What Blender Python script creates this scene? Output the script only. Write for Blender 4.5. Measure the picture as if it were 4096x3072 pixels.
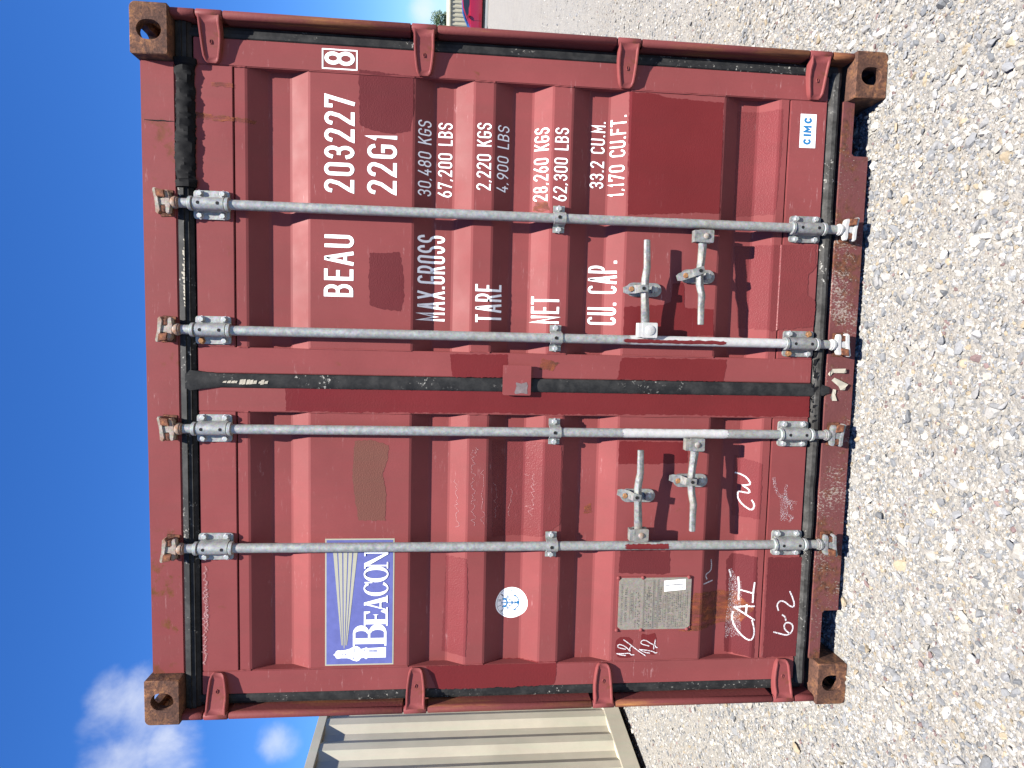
import bpy, bmesh, math, random
import numpy as np
from mathutils import Vector, Matrix, noise as mnoise
from mathutils.geometry import tessellate_polygon

for _o in list(bpy.data.objects):
    bpy.data.objects.remove(_o, do_unlink=True)
scene = bpy.context.scene
COL = scene.collection
random.seed(11)
RNG = np.random.default_rng(7)

# ------------------------------------------------------------------ camera
cam_data = bpy.data.cameras.new('camera')
cam_data.sensor_fit = 'HORIZONTAL'
cam_data.sensor_width = 36.0
cam_data.lens = 22.5
cam_data.clip_start = 0.05
cam_data.clip_end = 2000.0
cam = bpy.data.objects.new('camera', cam_data)
COL.objects.link(cam)
# the phone was held sideways: image right is world down
_ix = Vector((0.02402132, -0.09129572, -0.99553406))
_iy = Vector((0.9965901, 0.08081729, 0.01663543))
_iz = Vector((0.07893763, -0.99253899, 0.09292575))
_m = Matrix((_ix, _iy, _iz)).transposed().to_4x4()
_m.translation = Vector((0.18368, -2.24687, 1.53701))
cam.matrix_world = _m
scene.camera = cam
scene.render.resolution_x = 1024
scene.render.resolution_y = 768

# ------------------------------------------------------------------ light
SUN_TRAVEL = Vector((-0.43, 1.0, -2.17)).normalized()
world = bpy.data.worlds.new('World')
scene.world = world
world.use_nodes = True
wt = world.node_tree
wt.nodes.clear()


def wn(kind, **kw):
    n = wt.nodes.new(kind)
    for k, v in kw.items():
        if k in n.inputs:
            n.inputs[k].default_value = v
        else:
            setattr(n, k, v)
    return n


w_out = wn('ShaderNodeOutputWorld')
w_bg = wn('ShaderNodeBackground', Strength=0.047)
sky = wn('ShaderNodeTexSky', sky_type='NISHITA', sun_disc=False,
         sun_elevation=math.radians(63.4), sun_rotation=2.735,
         altitude=30.0, air_density=1.0, dust_density=0.05, ozone_density=3.0)
w_co = wn('ShaderNodeTexCoord')
w_hs = wn('ShaderNodeHueSaturation', Saturation=1.22, Value=1.0)
wt.links.new(sky.outputs[0], w_hs.inputs['Color'])
w_noise = wn('ShaderNodeTexNoise', Scale=8.5, Detail=9.0, Roughness=0.56, Distortion=0.25)
wt.links.new(w_co.outputs['Generated'], w_noise.inputs['Vector'])
w_big = wn('ShaderNodeTexNoise', Scale=1.6, Detail=3.0, Roughness=0.5)
wt.links.new(w_co.outputs['Generated'], w_big.inputs['Vector'])


def wmath(op, a, b=None, c=None):
    n = wn('ShaderNodeMath', operation=op)
    for i, v in enumerate((a, b, c)):
        if v is None:
            continue
        if isinstance(v, (int, float)):
            n.inputs[i].default_value = v
        else:
            wt.links.new(v, n.inputs[i])
    return n.outputs[0]


# fair-weather cumulus: broken lumps scattered over the whole sky
CLOUDS = [((-0.475, 0.7866, 0.392), 0.085), ((-0.516, 0.762, 0.385), 0.085), ((-0.522, 0.7807, 0.345), 0.060), ((-0.5373, 0.8155, 0.2151), 0.036), ((0.43, 0.90, 0.048), 0.030),
          ((-0.9, 0.2, 0.35), 0.2), ((0.85, 0.35, 0.33), 0.18), ((0.3, -0.9, 0.4), 0.22), ((-0.5, -0.75, 0.45), 0.2),
          ((0.75, -0.55, 0.3), 0.18), ((-0.95, -0.2, 0.25), 0.15), ((0.55, 0.8, 0.22), 0.1)]
acc = None
for d, r in CLOUDS:
    v = Vector(d).normalized()
    dist = wn('ShaderNodeVectorMath', operation='DISTANCE')
    wt.links.new(w_co.outputs['Generated'], dist.inputs[0])
    dist.inputs[1].default_value = v
    mr = wn('ShaderNodeMapRange', interpolation_type='SMOOTHSTEP')
    wt.links.new(dist.outputs['Value'], mr.inputs[0])
    mr.inputs[1].default_value = 0.0
    mr.inputs[2].default_value = r * 1.5
    mr.inputs[3].default_value = 1.0
    mr.inputs[4].default_value = 0.0
    acc = mr.outputs[0] if acc is None else wmath('MAXIMUM', acc, mr.outputs[0])
lump = wmath('ADD', wmath('MULTIPLY', w_noise.outputs['Fac'], 1.35), wmath('MULTIPLY', acc, 0.70))
cm = wn('ShaderNodeMapRange', interpolation_type='SMOOTHSTEP')
wt.links.new(lump, cm.inputs[0])
cm.inputs[1].default_value = 1.02
cm.inputs[2].default_value = 1.68
cm.inputs[3].default_value = 0.0
cm.inputs[4].default_value = 0.86
w_mix = wn('ShaderNodeMix', data_type='RGBA')
wt.links.new(cm.outputs[0], w_mix.inputs['Factor'])
w_tint = wn('ShaderNodeMix', data_type='RGBA', blend_type='MULTIPLY')
w_tint.inputs[0].default_value = 1.0
wt.links.new(w_hs.outputs[0], w_tint.inputs[6])
w_tint.inputs[7].default_value = (0.60, 0.88, 1.33, 1.0)   # clear, very blue air
wt.links.new(w_tint.outputs[2], w_mix.inputs[6])
w_mix.inputs[7].default_value = (6.9, 7.1, 7.6, 1.0)
wt.links.new(w_mix.outputs[2], w_bg.inputs['Color'])
wt.links.new(w_bg.outputs[0], w_out.inputs['Surface'])

sun_data = bpy.data.lights.new('sun', 'SUN')
sun_data.energy = 5.0
sun_data.angle = math.radians(0.5)
sun_data.color = (1.0, 0.955, 0.89)
sun = bpy.data.objects.new('sun', sun_data)
COL.objects.link(sun)
sun.rotation_euler = SUN_TRAVEL.to_track_quat('-Z', 'Y').to_euler()
sun.location = (2, -5, 10)

vs = scene.view_settings
vs.view_transform = 'Standard'
vs.look = 'None'
vs.gamma = 1.0
vs.use_curve_mapping = False
vs.exposure = 1.6

DATA = {'BOX8': [(1.0627, 1.9929), (1.0684, 1.8791), (1.1282, 1.8794), (1.1286, 1.9929)],
 'BRK_BOT': [(0.5902, 0.2508), (0.1703, 0.2517), (-0.1701, 0.2459), (-0.5905, 0.2481)],
 'BRK_TOP': [(0.5936, 2.3587), (0.1747, 2.3592), (-0.1732, 2.3575), (-0.592, 2.3576)],
 'CAMS_BOT': [(0.5982, 0.11), (0.174, 0.1069), (-0.1649, 0.115), (-0.5925, 0.1108)],
 'CAMS_TOP': [(0.5907, 2.4994), (0.1712, 2.4992), (-0.1667, 2.5012), (-0.5932, 2.4967)],
 'CHALK': {'cai': [[(-0.8825, 0.4282), (-0.9041, 0.4314), (-0.9331, 0.423), (-0.9625, 0.4045), (-0.9849, 0.3765), (-0.9804, 0.3597),
                    (-0.9563, 0.3527), (-0.9296, 0.3562), (-0.9053, 0.3634)],
                   [(-0.9006, 0.3568), (-0.8633, 0.4229)], [(-0.8633, 0.4229), (-0.8518, 0.3911), (-0.8466, 0.3599)],
                   [(-0.8846, 0.3859), (-0.8462, 0.3842)], [(-0.8275, 0.4118), (-0.7796, 0.412), (-0.7413, 0.4165)],
                   [(-0.7892, 0.4115), (-0.7956, 0.3652)], [(-0.7539, 0.3627), (-0.7898, 0.3655), (-0.8306, 0.3656)],
                   [(-0.7148, 0.4502), (-0.7386, 0.4431)]],
           'cw': [[(-0.4073, 0.4323), (-0.4213, 0.4339), (-0.4423, 0.4246), (-0.4611, 0.4055), (-0.4714, 0.3857), (-0.4564, 0.377), (-0.4423, 0.3802),
                   (-0.433, 0.3855)],
                  [(-0.3296, 0.446), (-0.3351, 0.4243), (-0.3467, 0.4046), (-0.3699, 0.3914), (-0.377, 0.4101), (-0.3779, 0.4196), (-0.3909, 0.3974),
                   (-0.404, 0.3933), (-0.4049, 0.4109), (-0.4021, 0.4287)]],
           'date': [[(-1.0247, 0.8941), (-1.0253, 0.8662), (-1.0236, 0.8439), (-1.0316, 0.8402), (-1.0308, 0.828)],
                    [(-1.0247, 0.8941), (-1.0307, 0.8771), (-1.0329, 0.8614)],
                    [(-1.0073, 0.8624), (-1.0022, 0.8871), (-0.9964, 0.894), (-0.9885, 0.8899), (-0.99, 0.8765), (-0.9994, 0.8605), (-1.011, 0.8489),
                     (-1.0168, 0.8431), (-1.0065, 0.8468), (-0.9942, 0.8384)],
                    [(-0.9709, 0.8694), (-0.9942, 0.8384), (-1.0164, 0.8106), (-1.0352, 0.7829)],
                    [(-1.0097, 0.8075), (-1.0215, 0.788), (-1.0254, 0.7676)],
                    [(-1.0097, 0.8064), (-1.0151, 0.7703), (-1.0201, 0.7498), (-1.0258, 0.7473), (-1.0238, 0.7384)],
                    [(-0.9968, 0.7711), (-0.9894, 0.7983), (-0.9825, 0.8042), (-0.9725, 0.7967), (-0.9751, 0.7809), (-0.9856, 0.767),
                     (-0.9927, 0.751), (-1.0087, 0.7515)],
                    [(-0.9724, 0.7463), (-0.9882, 0.7489), (-1.002, 0.7439), (-1.0039, 0.7381)]],
           'ghost': [[(-0.6691, 2.3988), (-0.6772, 2.3941), (-0.6799, 2.3987), (-0.684, 2.395), (-0.6928, 2.4055), (-0.6966, 2.3989),
                      (-0.7065, 2.3988), (-0.71, 2.4022), (-0.7151, 2.4042), (-0.7217, 2.3945), (-0.7305, 2.3948), (-0.7329, 2.3996),
                      (-0.7402, 2.3946), (-0.7451, 2.4022), (-0.7521, 2.3947), (-0.7578, 2.404), (-0.7645, 2.4063), (-0.7688, 2.4021),
                      (-0.7777, 2.3977), (-0.782, 2.408), (-0.7901, 2.4046), (-0.7925, 2.3979), (-0.7979, 2.4048), (-0.8048, 2.3954),
                      (-0.8117, 2.4005), (-0.8184, 2.4001), (-0.8218, 2.3988), (-0.8288, 2.3987), (-0.8349, 2.4018), (-0.8419, 2.405),
                      (-0.847, 2.4029), (-0.8543, 2.3992), (-0.8583, 2.4087), (-0.868, 2.4033), (-0.8721, 2.3976), (-0.8792, 2.4093),
                      (-0.8842, 2.4038), (-0.8906, 2.4002), (-0.8981, 2.4033), (-0.9013, 2.4046), (-0.9064, 2.3985), (-0.9157, 2.406),
                      (-0.9217, 2.4091), (-0.9257, 2.4009), (-0.9335, 2.4064), (-0.9363, 2.3981), (-0.9444, 2.404), (-0.9493, 2.4038),
                      (-0.9566, 2.4085), (-0.96, 2.3998), (-0.97, 2.4076), (-0.9753, 2.4002), (-0.9815, 2.4105), (-0.9893, 2.3979), (-0.9902, 2.4016),
                      (-0.9972, 2.3998), (-1.0072, 2.4026), (-1.0088, 2.4017), (-1.019, 2.4074), (-1.0234, 2.4094), (-1.0271, 2.4059)],
                     [(-0.7502, 2.3931), (-0.7555, 2.3974), (-0.7575, 2.3977), (-0.7648, 2.3937), (-0.7653, 2.3912), (-0.7698, 2.3949),
                      (-0.7744, 2.3936), (-0.7775, 2.3908), (-0.7828, 2.3982), (-0.7861, 2.3974), (-0.7913, 2.3946), (-0.7934, 2.3942),
                      (-0.7966, 2.3967), (-0.8013, 2.3968), (-0.8018, 2.3946), (-0.8066, 2.397), (-0.8093, 2.3929), (-0.8155, 2.3932),
                      (-0.8192, 2.3984), (-0.82, 2.3984), (-0.8243, 2.3943), (-0.8293, 2.392), (-0.8346, 2.3967), (-0.8378, 2.3991),
                      (-0.8384, 2.3989), (-0.845, 2.3916), (-0.8456, 2.3976), (-0.8523, 2.3915), (-0.8531, 2.3928), (-0.8579, 2.3945),
                      (-0.8614, 2.3977), (-0.8652, 2.3946), (-0.8677, 2.3966), (-0.8742, 2.393), (-0.8767, 2.3932), (-0.8809, 2.3929),
                      (-0.8848, 2.3951), (-0.8876, 2.3939), (-0.8892, 2.3992), (-0.8929, 2.3984), (-0.8991, 2.3928)]],
           'scribble': [[(-0.5239, 1.4489), (-0.5186, 1.4457), (-0.512, 1.4469), (-0.503, 1.4609), (-0.4976, 1.4432), (-0.4882, 1.4442),
                         (-0.4825, 1.4527), (-0.4778, 1.4513), (-0.4694, 1.4618), (-0.4667, 1.4567), (-0.4562, 1.4474), (-0.4497, 1.447),
                         (-0.4432, 1.4506), (-0.4407, 1.4626), (-0.4308, 1.4587), (-0.4279, 1.4438), (-0.422, 1.4573), (-0.414, 1.4527),
                         (-0.409, 1.4592), (-0.4027, 1.4499), (-0.3927, 1.4462), (-0.3856, 1.4566), (-0.3787, 1.4609), (-0.3751, 1.458),
                         (-0.3691, 1.4639), (-0.3608, 1.4576), (-0.3553, 1.4484), (-0.3489, 1.4582), (-0.3402, 1.4509), (-0.3336, 1.4458),
                         (-0.3316, 1.4502), (-0.325, 1.4644), (-0.3175, 1.4579), (-0.3083, 1.4649), (-0.3068, 1.4616), (-0.2993, 1.4615),
                         (-0.2939, 1.4474), (-0.2844, 1.4589), (-0.2803, 1.4555), (-0.2738, 1.4637), (-0.268, 1.4505), (-0.2622, 1.4653),
                         (-0.2526, 1.4644), (-0.2493, 1.4545), (-0.243, 1.4598)],
                        [(-0.2618, 1.4448), (-0.2567, 1.4481), (-0.2521, 1.4515), (-0.2521, 1.4429), (-0.2427, 1.4505), (-0.2408, 1.439),
                         (-0.2348, 1.4472)],
                        [(-0.52, 1.4118), (-0.5105, 1.4149), (-0.5058, 1.4235), (-0.4961, 1.4242), (-0.4869, 1.4073), (-0.484, 1.4096),
                         (-0.4758, 1.4119), (-0.4665, 1.4232), (-0.4614, 1.4224)],
                        [(-0.4595, 1.4239), (-0.428, 1.4179), (-0.4101, 1.4249), (-0.3742, 1.4168), (-0.3339, 1.4176), (-0.3295, 1.4287),
                         (-0.3161, 1.418)],
                        [(-0.5356, 1.5168), (-0.5288, 1.5033), (-0.5176, 1.5039), (-0.5101, 1.5135), (-0.4987, 1.5139), (-0.4889, 1.5155),
                         (-0.4845, 1.5161), (-0.4736, 1.505), (-0.463, 1.5141), (-0.4537, 1.5221), (-0.4479, 1.5089), (-0.4385, 1.5172),
                         (-0.4291, 1.5093), (-0.4205, 1.5116), (-0.4112, 1.5176), (-0.4011, 1.5193), (-0.3933, 1.5101), (-0.3857, 1.5193),
                         (-0.3748, 1.5127), (-0.3657, 1.5251), (-0.3575, 1.5207)],
                        [(-0.4975, 1.3705), (-0.4895, 1.3674), (-0.4807, 1.3729), (-0.4738, 1.3662), (-0.466, 1.3732), (-0.4573, 1.3642),
                         (-0.4508, 1.3625), (-0.4406, 1.3708), (-0.4344, 1.3772), (-0.4246, 1.3637), (-0.418, 1.3682), (-0.4072, 1.3678),
                         (-0.4015, 1.367), (-0.3928, 1.3693), (-0.3868, 1.3701), (-0.3787, 1.3701), (-0.3678, 1.3811)],
                        [(-0.3379, 1.2642), (-0.3424, 1.2529)],
                        [(-0.3747, 1.2305), (-0.3698, 1.2336), (-0.3612, 1.2283), (-0.3571, 1.2306), (-0.3516, 1.2363), (-0.3468, 1.2329),
                         (-0.3409, 1.2347), (-0.3377, 1.2312), (-0.3338, 1.2293)],
                        [(-0.4916, 1.2333), (-0.478, 1.2471), (-0.4644, 1.2295), (-0.4598, 1.2588), (-0.4508, 1.2277), (-0.4326, 1.2349),
                         (-0.4236, 1.2262), (-0.4055, 1.2379), (-0.3987, 1.2268), (-0.3806, 1.2399), (-0.3738, 1.2253)],
                        [(-0.4981, 1.3166), (-0.485, 1.3216), (-0.4746, 1.3164), (-0.4665, 1.3198), (-0.4518, 1.3151), (-0.4417, 1.3106),
                         (-0.4326, 1.3122), (-0.4256, 1.3117), (-0.4123, 1.3073), (-0.4031, 1.3077), (-0.3901, 1.3166)]],
           'six': [[(-0.9506, 0.2749), (-0.9569, 0.2509), (-0.9642, 0.2259), (-0.9592, 0.209), (-0.9424, 0.1987), (-0.9229, 0.1999),
                    (-0.9129, 0.2143), (-0.9136, 0.229), (-0.9246, 0.2357), (-0.9417, 0.2312), (-0.9567, 0.2116)],
                   [(-0.8823, 0.2441), (-0.8907, 0.2323), (-0.9039, 0.2296)],
                   [(-0.8626, 0.2624), (-0.8417, 0.27), (-0.825, 0.2588), (-0.8277, 0.2391), (-0.844, 0.2209), (-0.8525, 0.2022), (-0.838, 0.1982),
                    (-0.8113, 0.2082), (-0.7895, 0.2194)]],
           'smear': [[(-0.3441, 0.3105), (-0.3721, 0.305), (-0.3955, 0.2964), (-0.4142, 0.2809), (-0.4119, 0.2641), (-0.372, 0.2593)],
                     [(-0.4142, 0.2688), (-0.4283, 0.2535), (-0.4378, 0.219)], [(-0.4189, 0.2637), (-0.4424, 0.243), (-0.4613, 0.2321)],
                     [(-0.4707, 0.2727), (-0.4848, 0.2597), (-0.492, 0.2254), (-0.5085, 0.2365)], [(-0.4048, 0.2694), (-0.4472, 0.2378)]],
           'twelve': [[(-0.7576, 0.5619), (-0.7524, 0.5215)],
                      [(-0.7397, 0.5494), (-0.7278, 0.5562), (-0.7184, 0.5519), (-0.7161, 0.5401), (-0.7091, 0.5299), (-0.6926, 0.5279),
                       (-0.6689, 0.532)]]},
 'CIMC': [(1.0078, 0.2876), (1.0081, 0.2261), (0.8887, 0.2244), (0.8874, 0.2856)],
 'HANDLES': {'A': {'bolt': [(0.353, 0.9006)],
                   'hub': [(0.1791, 0.88), (0.2335, 0.8047)],
                   'path': [(0.2054, 0.8484), (0.2727, 0.8517), (0.3341, 0.8579), (0.3661, 0.8592), (0.3928, 0.8583), (0.4275, 0.8543),
                            (0.5253, 0.8589)],
                   'plate': [(0.3513, 0.9128), (0.3552, 0.7823)],
                   'strap': [(0.3505, 0.9101), (0.3549, 0.8514)]},
             'B': {'bolt': [(0.4072, 0.7018)],
                   'hub': [(0.5685, 0.6826), (0.5232, 0.6163)],
                   'path': [(0.5464, 0.6497), (0.5064, 0.6506), (0.4582, 0.6552), (0.4206, 0.6603), (0.3723, 0.658), (0.3349, 0.6491),
                            (0.3051, 0.6505), (0.2307, 0.6497)],
                   'plate': [(0.4065, 0.7124), (0.4078, 0.5842)],
                   'strap': [(0.4038, 0.7142), (0.4279, 0.6473)]},
             'C': {'bolt': [(-0.4043, 0.8943)],
                   'hub': [(-0.5685, 0.873), (-0.5212, 0.8136)],
                   'path': [(-0.5515, 0.8433), (-0.4925, 0.8466), (-0.4247, 0.8521), (-0.3707, 0.8552), (-0.3348, 0.8512), (-0.3124, 0.8485),
                            (-0.2277, 0.851)],
                   'plate': [(-0.4065, 0.9055), (-0.411, 0.7739)],
                   'strap': [(-0.3955, 0.9039), (-0.4035, 0.8461)]},
             'D': {'bolt': [(-0.3476, 0.696)],
                   'hub': [(-0.1835, 0.6784), (-0.2308, 0.6149)],
                   'path': [(-0.2082, 0.6419), (-0.2441, 0.6447), (-0.2891, 0.6517), (-0.3343, 0.6564), (-0.3885, 0.6516), (-0.4294, 0.6436),
                            (-0.4703, 0.6444), (-0.5297, 0.6448)],
                   'plate': [(-0.3526, 0.7059), (-0.3495, 0.5733)],
                   'strap': [(-0.3397, 0.7086), (-0.3449, 0.6399)]}},
 'HINGE': {'L': [2.358, 1.653, 0.949, 0.24], 'R': [2.351, 1.651, 0.943, 0.242]},
 'MID': [(0.59, 1.1693), (0.1715, 1.1681), (-0.1677, 1.1634), (-0.5823, 1.1624)],
 'PATCH': {'a': [(1.0688, 1.8723), (1.0559, 1.6868), (0.9494, 1.6834), (0.8738, 1.697), (0.8609, 1.7505), (0.866, 1.808), (0.8762, 1.8448),
                 (0.887, 1.8693)],
           'b': [(0.4501, 1.8319), (0.4579, 1.73), (0.4122, 1.7191), (0.3495, 1.7121), (0.2861, 1.7135), (0.2499, 1.7237), (0.2566, 1.7868),
                 (0.2702, 1.8307), (0.3666, 1.8355)],
           'c': [(1.0492, 0.9273), (1.0491, 0.8196), (1.0394, 0.8059), (1.0325, 0.6682), (1.0312, 0.5784), (0.8832, 0.5752), (0.6379, 0.5739),
                 (0.6391, 0.649), (0.6261, 0.8102), (0.6197, 0.917)],
           'd': [(1.0182, 0.5099), (1.0151, 0.4507), (1.0203, 0.355), (0.9373, 0.3501), (0.8298, 0.3528), (0.6772, 0.3576), (0.6442, 0.3649),
                 (0.6406, 0.4526), (0.6364, 0.5029)],
           'e': [(0.1045, 1.5474), (0.1066, 1.3396), (0.0467, 1.3382), (0.0157, 1.3637), (0.0165, 1.4422), (0.017, 1.5374)],
           'f': [(0.1044, 0.9195), (0.106, 0.623), (0.1058, 0.5186), (0.0562, 0.523), (0.0234, 0.5283), (0.0184, 0.6923), (0.0165, 0.9342)],
           'g': [(-0.025, 2.1188), (-0.0252, 2.0013), (-0.0264, 1.3977), (-0.0273, 1.1437), (-0.0288, 0.6901), (-0.0274, 0.3822), (-0.0258, 0.1894),
                 (-0.1064, 0.1843), (-0.1065, 0.4251), (-0.1042, 0.6866), (-0.1077, 1.1858), (-0.1064, 1.4397), (-0.1092, 1.8684), (-0.1091, 2.0013),
                 (-0.1072, 2.1191)],
           'h': [(-0.2133, 1.8806), (-0.2085, 1.8256), (-0.2276, 1.7595), (-0.2868, 1.7654), (-0.3352, 1.7821), (-0.3925, 1.7688), (-0.5035, 1.77),
                 (-0.5032, 1.8665), (-0.4147, 1.8797), (-0.34, 1.8885)],
           'i': [(0.2888, 0.9163), (0.293, 0.863), (0.3009, 0.7757), (0.3156, 0.7423), (0.3786, 0.7395), (0.3825, 0.7027), (0.3609, 0.6932),
                 (0.2923, 0.6885), (0.2897, 0.5808), (0.1927, 0.573), (0.1863, 0.7308), (0.1847, 0.915)],
           'j': [(-0.2052, 0.9167), (-0.2063, 0.7745), (-0.2075, 0.6539), (-0.2853, 0.6526), (-0.2905, 0.7709), (-0.2912, 0.9157)],
           'k': [(-0.6235, 0.8962), (-0.625, 0.7049), (-0.7096, 0.7011), (-0.7163, 0.7291), (-0.7103, 0.8463), (-0.7074, 0.8999)],
           'l': [(-1.0557, 1.6176), (-1.0548, 1.4658), (-1.0518, 1.3037), (-1.0491, 1.1288), (-1.1132, 1.1269), (-1.1392, 1.1354), (-1.1431, 1.248),
                 (-1.1452, 1.3392), (-1.1464, 1.4641), (-1.1432, 1.5763)],
           'm': [(-0.6484, 0.4431), (-0.6515, 0.3563), (-1.0536, 0.3483), (-1.0438, 0.4535), (-0.9325, 0.4569), (-0.8124, 0.456), (-0.679, 0.4655)],
           'n': [(-0.6519, 0.3152), (-0.6531, 0.1788), (-0.8651, 0.1754), (-1.0503, 0.1812), (-1.052, 0.3141)],
           'o': [(-0.2091, 1.3868), (-0.2137, 1.1358), (-0.2923, 1.1244), (-0.5193, 1.1265), (-0.5693, 1.2042), (-0.5728, 1.3789)],
           'p': [(0.5279, 0.4924), (0.5385, 0.1994), (0.4588, 0.1943), (0.4268, 0.2206), (0.3509, 0.2205), (0.3295, 0.1859), (0.2349, 0.1893),
                 (0.2175, 0.3492), (0.2235, 0.4666)],
           'q': [(-0.6479, 1.5484), (-0.6486, 1.4733), (-0.7974, 1.4661), (-1.0243, 1.4709), (-1.0175, 1.5603), (-0.842, 1.5542)],
           'r': [(-0.2612, 0.4544), (-0.2884, 0.3578), (-0.5034, 0.3551), (-0.4985, 0.4512)]},
 'PLATE': [(-0.9292, 0.8979), (-0.9326, 0.6118), (-0.729, 0.6192), (-0.7257, 0.9045)],
 'RINA': [(-0.8325, 1.2998), (-0.8337, 1.3583), (-0.829, 1.2443), (-0.7724, 1.3012), (-0.8929, 1.2983)],
 'SIGN': [(-1.0468, 1.9842), (-1.0456, 1.7367), (-0.5939, 1.7352), (-0.5921, 1.9818)],
 'SIGNMAP': [(-1.041, 1.9792), (-1.0403, 1.741), (-0.6201, 1.7392), (-0.6182, 1.9796)],
 'TAPE': [[(0.059, 0.1251), (0.0693, 0.1186), (0.0786, 0.1084), (0.0812, 0.0607), (0.0659, 0.0554), (0.064, 0.0655), (0.0639, 0.1027),
           (0.0615, 0.1109), (0.0512, 0.1138), (0.0511, 0.1186)],
          [(0.0353, 0.1091), (0.0458, 0.1002), (0.0216, 0.0457), (0.0134, 0.0548), (-0.0004, 0.0575), (-0.0007, 0.0755), (0.013, 0.0812)],
          [(0.0024, 0.1009), (0.0002, 0.0912), (-0.0181, 0.0905), (-0.0415, 0.0848), (-0.0423, 0.1015), (-0.0287, 0.1114), (-0.0217, 0.1053)]],
 'TEXT': [('203227', 0.6549, 1.8866, 0.9823, 1.8856, 0.1015), ('8', 1.0771, 1.8864, 1.1234, 1.8862, 0.1001),
          ('22G1', 0.655, 1.7415, 0.8605, 1.741, 0.1011), ('BEAU', 0.2971, 1.8887, 0.5103, 1.8859, 0.1),
          ('MAX.GROSS', 0.2205, 1.5686, 0.5245, 1.5716, 0.0964), ('30,480 KGS', 0.6597, 1.623, 0.9178, 1.6245, 0.0455),
          ('67,200 LBS', 0.6609, 1.5498, 0.9181, 1.5507, 0.0496), ('2,220 KGS', 0.6846, 1.4138, 0.9143, 1.4145, 0.0501),
          ('4,900 LBS', 0.6841, 1.3504, 0.9139, 1.3494, 0.0422), ('28,260 KGS', 0.6586, 1.2096, 0.9142, 1.2095, 0.0487),
          ('62,300 LBS', 0.6579, 1.1418, 0.9123, 1.1398, 0.0487), ('33.2 CU.M.', 0.716, 1.002, 0.9535, 1.0012, 0.0503),
          ('1,170 CU.FT.', 0.6875, 0.9334, 0.9737, 0.9325, 0.0503), ('TARE', 0.2209, 1.3643, 0.3556, 1.3665, 0.0945),
          ('NET', 0.2217, 1.1565, 0.3183, 1.1577, 0.098), ('CU. CAP.', 0.2232, 0.9433, 0.4561, 0.9466, 0.1012)]}

# ------------------------------------------------------------------ materials
MATS = {}


class Nodes:
    def __init__(self, name):
        m = bpy.data.materials.new(name)
        m.use_nodes = True
        self.m = m
        self.t = m.node_tree
        self.t.nodes.clear()
        self.out = self.t.nodes.new('ShaderNodeOutputMaterial')
        self.b = self.t.nodes.new('ShaderNodeBsdfPrincipled')
        self.t.links.new(self.b.outputs[0], self.out.inputs[0])
        self.co = self.t.nodes.new('ShaderNodeTexCoord').outputs['Object']
        MATS[name] = m

    def put(self, sock, v):
        if v is None:
            return
        if hasattr(v, 'is_linked') or hasattr(v, 'links'):
            self.t.links.new(v, sock)
        else:
            if hasattr(sock.default_value, '__len__') and len(sock.default_value) == 4 and len(v) == 3:
                v = (*v, 1.0)
            sock.default_value = v

    def set(self, **kw):
        for k, v in kw.items():
            self.put(self.b.inputs[k.replace('_', ' ')], v)

    def noise(self, scale, detail=3.0, rough=0.55, vec=None, dist=0.0):
        n = self.t.nodes.new('ShaderNodeTexNoise')
        self.put(n.inputs['Vector'], vec if vec is not None else self.co)
        n.inputs['Scale'].default_value = scale
        n.inputs['Detail'].default_value = detail
        n.inputs['Roughness'].default_value = rough
        n.inputs['Distortion'].default_value = dist
        return n.outputs['Fac']

    def voronoi(self, scale, out='Distance', feature='F1', vec=None):
        n = self.t.nodes.new('ShaderNodeTexVoronoi')
        n.feature = feature
        self.put(n.inputs['Vector'], vec if vec is not None else self.co)
        n.inputs['Scale'].default_value = scale
        return n.outputs[out]

    def scale(self, s, vec=None):
        n = self.t.nodes.new('ShaderNodeMapping')
        self.put(n.inputs['Vector'], vec if vec is not None else self.co)
        n.inputs['Scale'].default_value = s
        return n.outputs[0]

    def ramp(self, fac, stops):
        n = self.t.nodes.new('ShaderNodeValToRGB')
        el = n.color_ramp.elements
        while len(el) < len(stops):
            el.new(0.5)
        for e, (p, c) in zip(el, stops):
            e.position = p
            if not hasattr(c, '__len__'):
                c = (c, c, c)
            e.color = (*c, 1.0)
        self.put(n.inputs[0], fac)
        return n.outputs[0]

    def mix(self, fac, a, b, mode='MIX'):
        n = self.t.nodes.new('ShaderNodeMix')
        n.data_type = 'RGBA'
        n.blend_type = mode
        self.put(n.inputs[0], fac)
        self.put(n.inputs[6], a)
        self.put(n.inputs[7], b)
        return n.outputs[2]

    def math(self, op, a, b=None):
        n = self.t.nodes.new('ShaderNodeMath')
        n.operation = op
        self.put(n.inputs[0], a)
        if b is not None:
            self.put(n.inputs[1], b)
        return n.outputs[0]

    def bump(self, h, strength=0.3, distance=0.01, normal=None):
        n = self.t.nodes.new('ShaderNodeBump')
        n.inputs['Strength'].default_value = strength
        n.inputs['Distance'].default_value = distance
        self.put(n.inputs['Height'], h)
        if normal is not None:
            self.put(n.inputs['Normal'], normal)
        return n.outputs[0]


KA = 0.485      # the picture is exposed brightly, so base colours sit a little low


def mul(c, k):
    return tuple(min(1.0, v * k) for v in c)


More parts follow.
